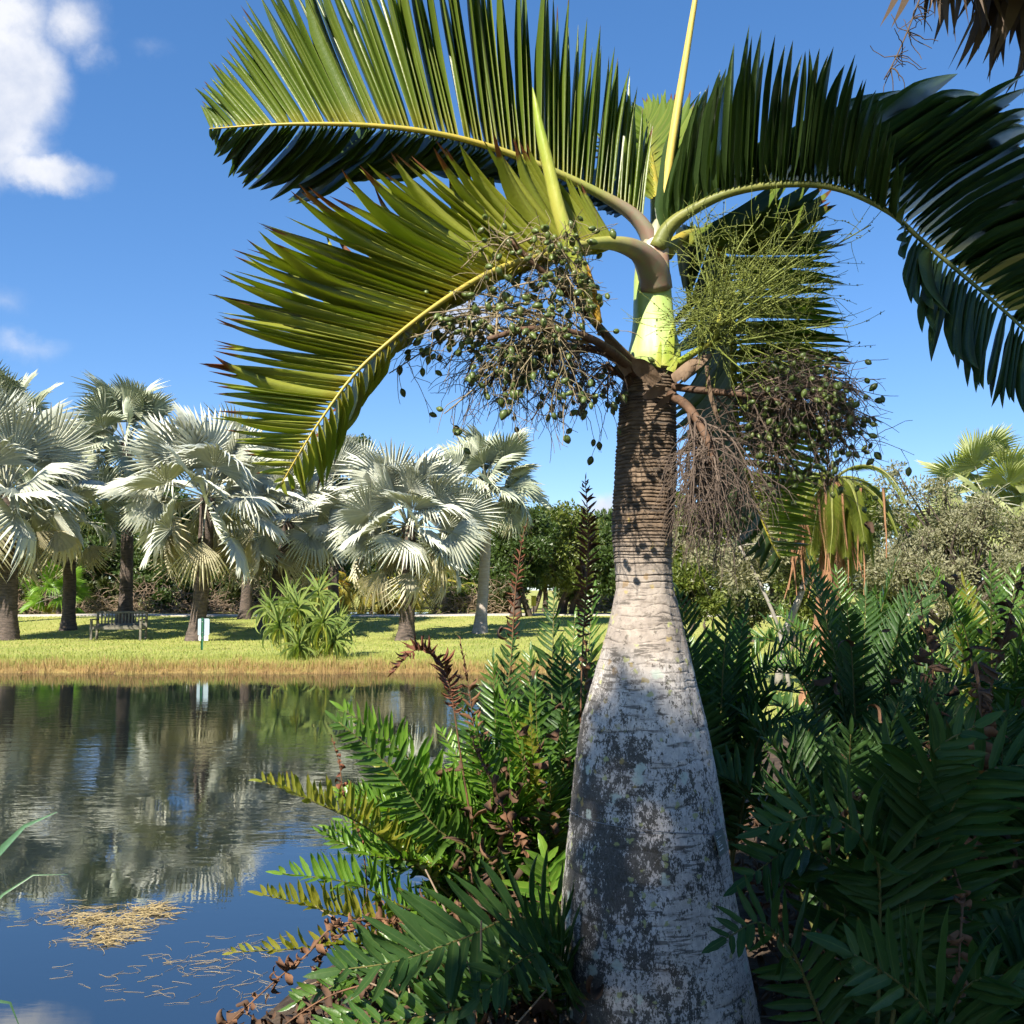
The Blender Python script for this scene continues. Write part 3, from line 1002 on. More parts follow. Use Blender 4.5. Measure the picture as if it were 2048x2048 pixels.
def palm_frond(rt, rach, rads, rows, mats, rib_mat):
    P, L = spline([at(*p) for p in rach], 90)
    mb = MB()
    rs = np.interp(np.linspace(0, 1, 90), [r[0] for r in rads], [r[1] for r in rads])
    tube(mb, P, rs, 8, flat=.8)
    fr = part(rt, 'frond', mb, rib_mat)
    tg = np.gradient(P, axis=0)
    for row in rows:
        un = LEAFU[row.get('kind', 'leaflet')]
        material = mats if not row.get('mat') else row['mat']
        meshes = None
        if row['objs']:
            meshes = []
            for u in un:
                m_ = MB(); m_.add(*u); meshes.append(m_.mesh('leaflet', material))
        joint = MB()
        n = row['n']
        for i in range(n):
            s = row['s0'] + (row['s1'] - row['s0']) * (i + .5 + R.uniform(-.22, .22)) / n
            s = min(.999, s)
            j = s * 89; a = int(j); b_ = min(89, a + 1)
            o = P[a] + (P[b_] - P[a]) * (j - a)
            tip = interp_rows(row['pts'], s) + np.array([R.gauss(0, .007), R.gauss(0, .013), R.gauss(0, .007)])
            d = tip - o
            ln = np.linalg.norm(d) * R.uniform(.95, 1.04)
            side = norm(tg[a]) + np.array([R.gauss(0, .05), R.gauss(0, .09), R.gauss(0, .05)])
            if row.get('flip'): side = -side
            # turn the blade a little about its own axis
            dn = norm(d); nn = cross(norm(side), dn)
            tw = row.get('tw', .25) + R.gauss(0, row.get('twj', .18))
            if R.random() < .04: tw += R.choice((-1.0, 1.0))
            side = side * math.cos(tw) + nn * math.sin(tw)
            w = row['w'] * R.uniform(.88, 1.1) * (1.0 if s < .85 else 1 - (s - .85) * 2.6)
            F = frame34(o, d, side, ln, w)
            k = R.randrange(len(un))
            if row['objs']:
                link('leaflet', meshes[k], fr, None, m4(F))
            else:
                inst(joint, un[k], [F])
        if not row['objs']:
            q = link('leaflets', joint.mesh('leaflets', material), fr)
            tag(q, kind='stuff')
    return fr


def fronds(rt):
    f1 = [(1232, 470, 3.5), (1215, 430, 3.49), (1180, 395, 3.48), (1100, 350, 3.45), (1000, 305, 3.4), (900, 270, 3.35), (800, 248, 3.3), (700, 237, 3.27), (600, 234, 3.25), (500, 236, 3.25), (395, 243, 3.27)]
    a1 = [(.06, 1235, 240, 3.6), (.12, 1190, 155, 3.55), (.2, 1135, 85, 3.5), (.3, 1020, -40, 3.45), (.42, 870, -110, 3.4), (.53, 740, -105, 3.35), (.65, 590, -65, 3.3), (.77, 475, 5, 3.3), (.86, 415, 105, 3.28), (.95, 385, 175, 3.27), (1, 384, 200, 3.27)]
    b1 = [(.05, 1260, 320, 4.0), (.3, 905, 296, 3.95), (.42, 770, 303, 3.9), (.53, 650, 340, 3.8), (.65, 545, 372, 3.7), (.77, 480, 375, 3.55), (.86, 435, 345, 3.45), (.95, 408, 285, 3.35), (1, 398, 258, 3.3)]
    rad = [(0, .036), (.08, .027), (.17, .0185), (.3, .0145), (.5, .011), (.8, .007), (1, .002)]
    fr = palm_frond(rt, f1, rad, [dict(pts=a1, n=90, w=.0245, s0=.05, s1=1, objs=True, twj=.09), dict(pts=b1, n=80, w=.024, s0=.10, s1=1, objs=False, mat=MT['leaf_dark'], tw=-.2)], MT['leaf_olive'], MT['petiole'])
    fr['label'] = 'long olive frond arching to the upper left'
    f2 = [(1236, 545, 3.47), (1232, 512, 3.44), (1212, 480, 3.39), (1170, 461, 3.33), (1110, 460, 3.25), (1040, 478, 3.18), (960, 500, 3.12), (900, 527, 3.08), (820, 578, 3.04), (740, 640, 3.0), (670, 705, 2.98), (610, 785, 2.96), (565, 855, 2.95), (528, 918, 2.95)]
    a2 = [(.1, 1140, 360, 3.3), (.17, 1075, 345, 3.25), (.22, 1000, 290, 3.2), (.28, 910, 272, 3.12), (.335, 815, 285, 3.08), (.38, 735, 302, 3.05), (.42, 675, 335, 3.02), (.46, 590, 368, 3.0), (.51, 518, 410, 2.98), (.565, 468, 460, 2.95), (.62, 428, 512, 2.93), (.67, 405, 560, 2.92), (.73, 392, 620, 2.9), (.78, 387, 680, 2.9), (.84, 395, 740, 2.9), (.88, 410, 790, 2.9), (.925, 445, 835, 2.9), (.965, 482, 885, 2.93), (1, 524, 925, 2.95)]
    b2 = [(.12, 1080, 390, 3.7), (.3, 900, 390, 3.7), (.45, 745, 440, 3.65), (.58, 610, 560, 3.6), (.66, 560, 650, 3.5), (.69, 640, 800, 3.3), (.75, 643, 838, 3.25), (.84, 612, 905, 3.12), (.92, 588, 942, 3.03), (1, 540, 935, 2.97)]
    rad = [(0, .056), (.05, .050), (.10, .036), (.16, .025), (.23, .019), (.35, .013), (.6, .0085), (1, .002)]
    fr = palm_frond(rt, f2, rad, [dict(pts=a2, n=96, w=.0195, s0=.15, s1=1, objs=True, kind='burnt', tw=.1, twj=.14), dict(pts=b2, n=50, w=.024, s0=.15, s1=1, objs=False, kind='burnt', tw=-.3)], MT['leaf_burnt'], MT['petiole'])
    fr['label'] = 'yellow green drooping frond with burnt leaf tips on the left'
    f3 = [(1240, 470, 3.48), (1262, 430, 3.47), (1300, 400, 3.45), (1370, 366, 3.42), (1450, 350, 3.4), (1530, 348, 3.38), (1600, 362, 3.35), (1680, 402, 3.32), (1735, 450, 3.28), (1800, 505, 3.22), (1870, 565, 3.15), (1935, 625, 3.08), (2000, 700, 3.0)]
    a3 = [(.05, 1300, 200, 3.5), (.1, 1322, 160, 3.45), (.17, 1370, 95, 3.4), (.22, 1420, 66, 3.38), (.27, 1470, 58, 3.36), (.31, 1515, 60, 3.34), (.355, 1562, 68, 3.32), (.39, 1602, 98, 3.3), (.43, 1632, 140, 3.28), (.465, 1650, 190, 3.25), (.495, 1668, 235, 3.22), (.52, 1690, 285, 3.2), (.545, 1705, 335, 3.18), (.57, 1690, 430, 3.15), (.59, 1690, 500, 3.12), (.615, 1722, 570, 3.1), (.66, 1745, 630, 3.05), (.72, 1775, 685, 3.02), (.8, 1830, 748, 3.0), (.87, 1885, 775, 2.98), (.95, 1945, 795, 2.95), (1, 1990, 810, 2.95)]
    b3 = [(.08, 1370, 300, 3.9), (.17, 1500, 255, 3.9), (.26, 1640, 205, 3.9), (.35, 1770, 165, 3.9), (.43, 1880, 155, 3.85), (.52, 1965, 190, 3.8), (.6, 2020, 270, 3.7), (.7, 2080, 390, 3.6), (.8, 2130, 510, 3.5), (1, 2180, 760, 3.3)]
    rad = [(0, .04), (.05, .032), (.1, .024), (.17, .019), (.3, .0145), (.5, .011), (.8, .007), (1, .003)]
    fr = palm_frond(rt, f3, rad, [dict(pts=a3, n=84, w=.0225, twj=.12, s0=.035, s1=1, objs=True, mat=MT['leaf_dark']), dict(pts=b3, n=100, w=.024, s0=.08, s1=1, objs=False, twj=.1, tw=-.1, mat=MT['leaf_dark'])], MT['leaf_dark'], MT['rachis_green'])
    fr['label'] = 'dark green frond arching over to the right'
    f4 = [(1252, 480, 3.55), (1290, 445, 3.72), (1335, 445, 3.88), (1366, 505, 4.0), (1377, 600, 4.05), (1380, 700, 4.1), (1388, 800, 4.1), (1410, 900, 4.1), (1445, 1000, 4.1), (1472, 1055, 4.1)]
    a4 = [(.08, 1400, 360, 3.9), (.16, 1560, 365, 3.95), (.24, 1590, 420, 4.0), (.34, 1590, 500, 4.0), (.44, 1605, 580, 4.0), (.54, 1615, 665, 4.0), (.64, 1600, 765, 4.0), (.75, 1560, 880, 4.0), (.88, 1545, 980, 4.05), (1, 1520, 1050, 4.1)]
    b4 = [(.1, 1280, 480, 4.3), (.3, 1300, 600, 4.5), (.5, 1295, 800, 4.5), (.75, 1330, 960, 4.4), (1, 1450, 1090, 4.2)]
    rad = [(0, .034), (.1, .022), (.3, .014), (.6, .009), (1, .003)]
    fr = palm_frond(rt, f4, rad, [dict(pts=a4, n=84, w=.021, s0=.1, s1=1, objs=False, twj=.14, mat=MT['leaf_olive']), dict(pts=b4, n=50, w=.032, s0=.14, s1=1, objs=False, tw=-.4, mat=MT['leaf_dark'])], MT['leaf_dark'], MT['rachis'])
    fr['label'] = 'frond hanging down behind the fruit on the right'
    f5 = [(1240, 470, 3.58), (1240, 400, 3.75), (1230, 320, 4.05), (1218, 255, 4.5), (1210, 228, 4.8)]
    a5 = [(.1, 1150, 360, 3.9), (.35, 1118, 285, 4.2), (.6, 1140, 215, 4.5), (.85, 1180, 195, 4.8), (1, 1200, 200, 5.0)]
    b5 = [(.1, 1330, 330, 3.9), (.35, 1345, 260, 4.2), (.6, 1310, 205, 4.5), (.85, 1260, 190, 4.8), (1, 1225, 200, 5.0)]
    fr = palm_frond(rt, f5, [(0, .03), (.3, .018), (1, .004)], [dict(pts=a5, n=58, w=.021, s0=.2, s1=1, objs=False), dict(pts=b5, n=58, w=.021, s0=.2, s1=1, objs=False)], MT['leaf_olive'], MT['rachis'])
    fr['label'] = 'frond pointing away behind the crown'
    # unopened spear leaf
    mb = MB()
    P, L = spline([at(1238, 470, 3.5), at(1249, 400, 3.5), at(1268, 270, 3.49), at(1292, 120, 3.48), at(1318, -40, 3.46), at(1336, -150, 3.45)], 40)
    tube(mb, P, np.interp(np.linspace(0, 1, 40), [0, .1, .45, .75, 1], [.020, .0215, .018, .012, .001]), 10, flat=.75)
    part(rt, 'spear_leaf', mb, MT['spear'])
    # closed flower bud: horn standing on the left, orange where it splits
    mb = MB()
    P, L = spline([at(1128, 612, 3.22), at(1108, 555, 3.2), at(1080, 475, 3.18), at(1055, 400, 3.17), at(1036, 320, 3.17), at(1018, 240, 3.17), at(1005, 165, 3.17)], 40)
    tube(mb, P, np.interp(np.linspace(0, 1, 40), [0, .1, .3, .5, .75, .93, 1], [.018, .026, .028, .024, .020, .010, .001]), 12, flat=.8)
    bud = part(rt, 'flower_bud', mb, MT['bud'])
    mb = MB()
    P, L = spline([at(1128, 610, 3.19), at(1122, 560, 3.18), at(1112, 515, 3.17), at(1104, 490, 3.17)], 14)
    tube(mb, P, np.interp(np.linspace(0, 1, 14), [0, .5, 1], [.016, .012, .002]), 6, flat=.4)
    q = link('split_edge', mb.mesh('split_edge', MT['orange_leaf']), bud)


# ---- fruit, flowers
def tendril(p, d, L, droop, wig, n, rng):
    P = [np.array(p, float)]
    d = norm(np.array(d, float))
    for i in range(n):
        d = norm(d + np.array([rng.gauss(0, wig), rng.gauss(0, wig), rng.gauss(0, wig) - droop]))
        P.append(P[-1] + d * L / n)
    return np.array(P)


def ovoid():
    V = []; T = []; A = []
    nr, ns = 6, 9
    for i in range(nr + 1):
        t = i / nr
        r = .5 * (math.sin(math.pi * t) ** .75) * (1 - .22 * t) * .82
        for k in range(ns):
            a = 2 * math.pi * k / ns
            V.append((r * math.cos(a), t, r * math.sin(a))); A.append((t, 0, k / ns))
    for i in range(nr):
        for k in range(ns):
            a = i * ns + k; b = i * ns + (k + 1) % ns
            T += [(a, b, b + ns), (a, b + ns, a + ns)]
    return np.array(V), np.array(T), np.array(A)


def fruit_cluster(rt, name, stalk, targets, nr, rl, material, stalk_mat, nfruit, droop, wig=.16, rad=.0015, seed=1, nmore=0, fsize=.033, beads=0, label=None, stalk_r=(.016, .007), tend_rad=1.0, twigs=5):
    """stalk: points from the stem; targets: (x, y, Y) places the branchlets spread to"""
    rng = random.Random(seed)
    P, L = spline([at(*p) for p in stalk], 26)
    mb = MB()
    tube(mb, P, np.linspace(stalk_r[0], stalk_r[1], 26), 8)
    cl = part(rt, name, mb, stalk_mat)
    if label: cl['label'] = label
    mb = MB()
    tips = []
    n_t = len(targets)
    for i, tg in enumerate(targets):
        q = P[int(25 * (0.35 + .65 * (i + rng.random()) / n_t))]
        e = np.array(tuple(at(*tg)))
        mid = q * .5 + e * .5 + np.array([rng.gauss(0, .02), rng.gauss(0, .03), .05 * (1 if droop > 0 else 0)])
        B, bl = spline([q, mid, e], 14)
        tube(mb, B, np.linspace(.0038, .0018, 14), 5, rnd=rng.random())
        for k in range(nr):
            f = .22 + .78 * (k + rng.random()) / nr
            j = min(12, int(f * 13))
            o = B[j]; bd = norm(B[j + 1] - B[j])
            d = bd * rng.uniform(.2, 1.0) + np.array([rng.gauss(0, .7), rng.gauss(0, .7), rng.gauss(0, .6)])
            W = tendril(o, d, rl * rng.uniform(.5, 1.25), droop, wig, 7, rng)
            tube(mb, W, np.linspace(rad * tend_rad, rad * .55, 8), 3, rnd=rng.random(), cap=False)
            tips.append(W)
            if beads:
                # small knobs where flowers sat
                for b in range(beads):
                    jj = rng.uniform(1, 6.9); c = W[int(jj)] + (W[int(jj) + 1] - W[int(jj)]) * (jj % 1)
                    s_ = rng.uniform(.0022, .0036)
                    o_ = c + np.array([rng.gauss(0, .002), rng.gauss(0, .002), rng.gauss(0, .002)])
                    O = np.array([(1, 0, 0), (-1, 0, 0), (0, 1, 0), (0, -1, 0), (0, 0, 1), (0, 0, -1)], float) * s_ + o_
                    mb.add(O, [(0, 2, 4), (2, 1, 4), (1, 3, 4), (3, 0, 4), (2, 0, 5), (1, 2, 5), (3, 1, 5), (0, 3, 5)], (0, rng.random(), .5))
            for k2 in range(rng.randrange(0, 3)):
                j2 = rng.randrange(2, 6)
                W2 = tendril(W[j2], W[j2 + 1] - W[j2] + np.array([rng.gauss(0, .05) for _ in range(3)]), rl * rng.uniform(.25, .6), droop, wig, 5, rng)
                tube(mb, W2, np.linspace(rad * .8, rad * .5, 6), 3, rnd=rng.random(), cap=False)
                tips.append(W2)
    tw = link('branchlets', mb.mesh('branchlets', material), cl)
    tag(tw, kind='stuff')
    if nfruit:
        m_ = [MB(), MB()]
        u = ovoid()
        mesh = []
        for k in range(3):
            q = MB(); V, T, A = u
            A2 = A.copy(); A2[:, 1] = k * .3
            q.add(V * np.array([1, 1, 1 + .08 * k]), T, A2); mesh.append(q.mesh('fruit', MT['fruit']))
        rng.shuffle(tips)
        for i in range(nfruit):
            W = tips[i % len(tips)]
            j = rng.uniform(len(W) * .55, len(W) - 1.01)
            o = W[int(j)]; d = norm(W[int(j) + 1] - W[int(j)]) + np.array([rng.gauss(0, .5), rng.gauss(0, .5), rng.gauss(0, .4) - .5])
            s_ = fsize * rng.uniform(.72, 1.12)
            F = frame34(o, d, (rng.gauss(0, 1), rng.gauss(0, 1), rng.gauss(0, 1)), s_, s_ * .78)
            F[:, 2] *= .78
            link('fruit', mesh[rng.randrange(3)], cl, None, m4(F))
        if nmore:
            mb = MB(); Fs = []
            for i in range(nmore):
                W = tips[(nfruit + i) % len(tips)]
                j = rng.uniform(len(W) * .35, len(W) - 1.01)
                s_ = fsize * rng.uniform(.7, 1.05)
                F = frame34(W[int(j)], (rng.gauss(0, .5), rng.gauss(0, .5), rng.gauss(0, .4) - .5), (rng.gauss(0, 1), rng.gauss(0, 1), .3), s_, s_ * .78)
                F[:, 2] *= .78; Fs.append(F)
            inst(mb, u, Fs)
            tag(link('fruits', mb.mesh('fruits', MT['fruit']), cl), kind='stuff')
    return cl


def flowers(rt):
    g = random.Random(5)

    def region(pts, n, dep):
        return [(x + g.gauss(0, s), y + g.gauss(0, s), g.uniform(*dep)) for x, y, s in (g.choice(pts) for _ in range(n))]
    # left: ripe green fruit in a wide skirt
    fruit_cluster(rt, 'fruit_cluster', [(1200, 690, 3.42), (1150, 640, 3.3), (1080, 560, 3.2), (1010, 500, 3.12), (960, 450, 3.08)],
                  region([(985, 450, 34), (1040, 480, 30), (930, 470, 30), (1060, 560, 30), (960, 540, 40), (1100, 520, 25)], 14, (3.0, 3.3)), 13, .12, MT['rachilla'], MT['red_stalk'], 62, nmore=80, droop=.02, seed=2, label='upper cluster of green fruit left of the crownshaft')
    fruit_cluster(rt, 'fruit_cluster', [(1195, 700, 3.4), (1150, 660, 3.26), (1090, 630, 3.14), (1000, 620, 3.06), (920, 640, 3.02)],
                  region([(830, 610, 26), (870, 590, 32), (880, 660, 40), (960, 580, 40), (1010, 590, 40), (900, 720, 45), (960, 760, 40), (980, 700, 50), (1030, 720, 40), (830, 650, 30)], 28, (2.95, 3.3)), 15, .14, MT['rachilla'], MT['red_stalk'], 118, nmore=250, droop=.10, seed=3, label='wide drooping cluster of green fruit on brown branchlets')
    fruit_cluster(rt, 'fruit_cluster', [(1195, 725, 3.45), (1170, 705, 3.42), (1140, 690, 3.4)],
                  region([(1130, 700, 26), (1140, 760, 20), (1105, 760, 22), (1160, 720, 12)], 9, (3.3, 3.5)), 9, .13, MT['rachilla_dead'], MT['red_stalk'], 34, nmore=24, droop=.14, seed=6, label='small fruit cluster hanging against the trunk neck')
    # dry pale skirt under the left cluster
    fruit_cluster(rt, 'spent_flower_stalk', [(1195, 705, 3.42), (1140, 665, 3.3), (1060, 655, 3.22), (960, 660, 3.15)],
                  region([(900, 700, 40), (960, 720, 40), (1020, 700, 40), (940, 780, 36), (1080, 700, 30)], 16, (3.1, 3.35)), 20, .16, MT['rachilla_dead'], MT['red_stalk'], 0, .16, seed=8, label='dry brown skirt of empty branchlets under the fruit')
    # right: darker fruit held out to the right
    fruit_cluster(rt, 'fruit_cluster', [(1262, 728, 3.46), (1310, 735, 3.4), (1400, 745, 3.36), (1480, 760, 3.34), (1540, 790, 3.34)],
                  region([(1600, 790, 30), (1560, 730, 34), (1500, 800, 40), (1560, 850, 40), (1480, 880, 40), (1600, 880, 34), (1540, 920, 30), (1440, 820, 30), (1630, 740, 20), (1640, 820, 16)], 36, (3.2, 3.7)), 22, .14, MT['rachilla_dead'], MT['red_stalk'], 84, nmore=420, droop=.07, seed=9, label='dark fruit cluster held out to the right', stalk_r=(.013, .006))
    # right: fresh yellow green flowers
    fruit_cluster(rt, 'flower_stalk', [(1272, 690, 3.44), (1310, 665, 3.38), (1345, 640, 3.33), (1358, 600, 3.3), (1362, 560, 3.3)],
                  region([(1330, 470, 34), (1400, 430, 40), (1450, 500, 44), (1500, 440, 34), (1520, 560, 40), (1450, 620, 44), (1350, 560, 40), (1550, 500, 30), (1580, 620, 26), (1400, 680, 34), (1540, 400, 26), (1300, 600, 22), (1500, 670, 30)], 44, (3.05, 3.6)), 11, .18, MT['rachilla_green'], MT['bud'], 0, -.01, wig=.12, rad=.0013, seed=10, beads=5, label='yellow green flower spray right of the crownshaft', stalk_r=(.014, .006))
    # right: dead broom hanging down
    fruit_cluster(rt, 'spent_flower_stalk', [(1265, 745, 3.42), (1295, 765, 3.32), (1320, 800, 3.25), (1338, 840, 3.22), (1345, 880, 3.22)],
                  region([(1320, 930, 20), (1350, 960, 26), (1380, 980, 26), (1300, 960, 18), (1400, 940, 24), (1420, 1000, 24), (1350, 1010, 24), (1450, 930, 20), (1300, 1000, 14)], 34, (3.12, 3.4)), 13, .17, MT['rachilla_dead'], MT['red_stalk'], 0, .2, wig=.13, seed=12, label='bare reddish brown broom hanging right of the trunk', stalk_r=(.016, .012))
    # torn dry bracts round the neck
    for i, (b0, tp, w, dy) in enumerate((((1268, 715), (1335, 665, 3.3), .055, 3.4), ((1290, 720), (1345, 600 + 65, 3.34), .03, 3.36), ((1240, 722), (1190, 668, 3.34), .075, 3.36), ((1185, 705), (1130, 600 + 15, 3.28), .05, 3.36), ((1255, 735), (1200, 745, 3.36), .05, 3.385), ((1270, 745), (1215, 772, 3.36), .035, 3.39), ((1330, 690), (1335, 820, 3.3), .025, 3.3))):
        mb = MB()
        o = at(b0[0], b0[1], dy); t_ = at(*tp)
        un = blade(10, lambda t: (.55 + t * .6) * (1 - t ** 3), bend=.15, fold=.9, wave=.25, waven=2, curl=.5, seed=i)
        inst(mb, un, [frame34(o, t_ - o, (0.2, -.4, .8), (t_ - o).length, w)])
        part(rt, 'dry_bract', mb, MT['dead_wood'])


palm = build_bottle_palm()


def build_tag():
    z = at(1350, 1566, 3.5).z
    cx, r = stem_at(z)
    pb = at(1358, 1566, 3.3)
    ang = math.asin(max(-1, min(1, (pb.x - cx) / r)))     # around from the front
    c = Vector((cx + (r + .012) * math.sin(ang), 3.5 - (r + .012) * math.cos(ang), z))
    rt = root('plant_tag', c, 'small grey plant name tag wired to the swollen trunk', 'tag')
    M = Matrix.Rotation(ang, 3, 'Z') @ Matrix.Rotation(math.radians(-12), 3, 'Y') @ Matrix.Rotation(math.radians(-8), 3, 'X')
    mb = MB()
    boxv(mb, c, .052, .003, .070, bev=.001, M=M)
    part(rt, 'plate', mb, MT['tag'], False)
    # lines of small white lettering, too small to read
    mb = MB()
    g = random.Random(2)
    lines = [(.024, [(.0, .008)]), (.018, [(0, .012), (.013, .014)]), (.009, [(0, .010)]), (.004, [(0, .007), (.009, .005)]), (-.001, [(0, .006), (.007, .006)]), (-.008, [(0, .010), (.013, .009)]), (-.019, [(0, .022)])]
    for zz, words in lines:
        for x0, wl in words:
            x = x0
            hgt = .0026 if zz > -.005 else .0042
            while x < x0 + wl:
                w = g.uniform(.0010, .0018)
                v = M @ Vector((-.020 + x + w / 2, -.0019, zz))
                boxv(mb, c + v, w, .0006, hgt * g.uniform(.75, 1), bev=.0001, M=M)
                x += w + .0005
    part(rt, 'lettering', mb, MT['tag_text'], False)
    mb = MB()
    P = []
    for i in range(220):
        f = i / 219
        a = -1.45 + (ang - .12 + 1.45) * f
        zz = z + .045 + (.020 * (1 - f) - .018 * f) + .01 * math.sin(f * 3)
        cx2, r2 = stem_at(zz)
        coil = max(0, 1 - f * 3.2)
        rr = r2 + .007 + .006 * coil * math.cos(f * 150)
        P.append((cx2 + rr * math.sin(a), 3.5 - rr * math.cos(a), zz + .007 * coil * math.sin(f * 150)))
    tube(mb, P, .0013, 5)
    part(rt, 'spring_wire', mb, MT['wire'])


build_tag()


# ------------------------------------------------------------------ fan palms
def fan_unit(seed, nseg=0, span=300, split=.56, droop=.22, side=.25, tipdroop=.14, ragged=.07, wseg=.98):
    nseg = nseg or int(span / 6.6)
    g = random.Random(seed)
    V = []; T = []; A = []
    for i in range(nseg):
        th = math.radians(-span / 2 + span * (i + .5) / nseg)
        dth = math.radians(span / nseg) * .5 * wseg
        rad = (.70 + .30 * math.cos(th / 2) ** 2) * (1 + g.uniform(-ragged, ragged))
        rn = g.random()
        td = tipdroop * g.uniform(.3, 1.9)
        tw = g.uniform(-.03, .03)
        b = len(V)

        def pt(r, off, lift):
            a = th + off + tw * r
            z = -droop * r * r + side * abs(math.sin(th / 1.6)) * r + lift
            return (r * math.sin(a), r * math.cos(a), z)
        V.append(pt(.02, 0, 0)); A.append((0, rn, 0))
        for r, k, lf_ in ((split * rad, 1.0, .055), (split * rad * 1.0 + (1 - split) * rad * .5, .52, .040)):
            ex = -td * max(0, (r - split * rad)) ** 1.0
            V.append(pt(r, -dth * k, ex)); A.append((r, rn, 1))
            V.append(pt(r, 0, ex + lf_)); A.append((r, rn, 0))
            V.append(pt(r, dth * k, ex)); A.append((r, rn, 1))
        V.append(pt(rad, 0, -td * (1 - split) * 1.4)); A.append((1, rn, 0))
        T += [(b, b + 2, b + 1), (b, b + 3, b + 2), (b + 1, b + 2, b + 5), (b + 1, b + 5, b + 4), (b + 2, b + 3, b + 6), (b + 2, b + 6, b + 5), (b + 4, b + 5, b + 7), (b + 5, b + 6, b + 7)]
    return np.array(V), np.array(T), np.array(A)


FANS = [fan_unit(1, span=215, droop=.04, side=.10), fan_unit(2, span=240, droop=.14, side=.28), fan_unit(3, span=190, droop=.0, side=.30), fan_unit(4, span=225, droop=.30, side=.05, tipdroop=.4), fan_unit(5, span=260, droop=.03, side=.42), fan_unit(6, span=205, droop=.10, side=-.18, tipdroop=.3)]
FANS_OLD = [fan_unit(11, span=120, droop=.25, side=.05, tipdroop=.5, nseg=20), fan_unit(12, span=100, droop=.2, side=.1, tipdroop=.5, nseg=17), fan_unit(13, span=150, droop=.35, side=.0, tipdroop=.4, nseg=24)]


def meshset(units, material, name='fan_leaf'):
    out = []
    for u in units:
        q = MB(); q.add(*u); out.append(q.mesh(name, material, False))
    return out


FAN_SILVER = meshset(FANS, MT['silver'])
FAN_GREENISH = meshset(FANS, MT['silver_green'])
FAN_OLD = meshset(FANS_OLD, MT['silver_pale'])
_pt = MB(); tube(_pt, np.array([(0, y, -.10 * y * y) for y in np.linspace(0, 1, 7)]), np.linspace(.030, .014, 7), 6, flat=.6)
PETIOLE = _pt.mesh('petiole', MT['silver_stem'])


def palm_trunk(rt, base, hub, r0, r1, material, seed=0, rings=True, flare=1.5):
    g = random.Random(seed)
    mb = MB()
    n = 46
    V = []; A = []; na = 20
    for i in range(n):
        t = i / (n - 1)
        p = Vector(base).lerp(Vector(hub), t)
        p.x += .06 * math.sin(t * 3.1) * g.choice((1, 1))
        r = r0 + (r1 - r0) * t + r0 * (flare - 1) * max(0, 1 - t * 5) ** 2
        r *= 1 + (.05 if (i % 3 == 0 and rings) else 0) * g.uniform(.4, 1)
        for k in range(na):
            a = 2 * math.pi * k / na
            rr = r * (1 + .06 * mnoise.noise((math.cos(a) * 2, math.sin(a) * 2, t * 14 + seed)))
            V.append((p.x + rr * math.cos(a), p.y + rr * math.sin(a), p.z)); A.append((t, .5, k / na))
    T = []
    for i in range(n - 1):
        for k in range(na):
            a = i * na + k; b = i * na + (k + 1) % na
            T += [(a, b, b + na), (a, b + na, a + na)]
    mb.add(V, T, A)
    return part(rt, 'trunk', mb, material)


def fan_palm(name, label, base_dx, hub_d, Y, rad, n, seed, meshes, old, group, bark, r0=.22, r1=.2, lo=-52, oldn=5, lean=0.0, cat='palm', petmesh=None):
    g = random.Random(seed)
    hub = at(hub_d[0], hub_d[1], Y)
    bx = at(base_dx, 1200, Y).x
    base = Vector((bx, Y + lean, 0)); base.z = gz1(base.x, base.y) - .05
    rt = root(name, base, label, cat, group)
    palm_trunk(rt, base, hub, r0, r1, bark, seed)
    inv = rinv(rt)
    for i in range(n):
        f = (i + .5) / n
        el = math.radians(82 + (lo - 82) * f ** .95 + g.uniform(-10, 10))
        az = i * 2.39996 + g.uniform(-.25, .25) + seed
        d = np.array([math.cos(el) * math.cos(az), math.cos(el) * math.sin(az), math.sin(el)])
        pl = rad * g.uniform(.36, .60)
        o = np.array(tuple(hub)) + d * .12
        is_old = i >= n - oldn
        # petiole bends over under the blade
        F = frame34(o, d, cross(d, (0, 0, 1)) + 1e-3, pl, 1.0, pl)
        F[:, 0] *= rad / 2.6
        s = 1 if F[2, 2] >= 0 else -1
        F[:, 2] *= s; F[:, 0] *= s
        end = o + F[:, 1] - F[:, 2] * .10
        # the fan carries on from its petiole, stiff above, hanging below, rolled this way and that
        dro = -.22 + .85 * f ** 1.6 + g.uniform(-.15, .2)
        ax_ = norm(d + np.array([g.gauss(0, .12), g.gauss(0, .12), -dro]))
        if is_old:
            dh = np.array([d[0], d[1], 0.0]); ax_ = norm(np.array([0, 0, -.9]) + norm(dh + 1e-6) * .45)
        sd = cross(ax_, np.array([0, 0, 1.0]) + d * .25)
        sd = norm(sd); nn = cross(sd, ax_)
        roll = g.gauss(0, .75)
        sd = sd * math.cos(roll) + nn * math.sin(roll)
        L = rad * g.uniform(.44, .56) * (.9 if is_old else 1)
        B = frame34(end, ax_, sd, L, L)
        ms = old if is_old else meshes
        lf = link('fan_leaf', ms[g.randrange(len(ms))], rt, inv, m4(B))
        # the petiole is a piece of its leaf
        pt_ = link('petiole', petmesh or PETIOLE, lf, m4(B).inverted(), m4(F))
    return rt


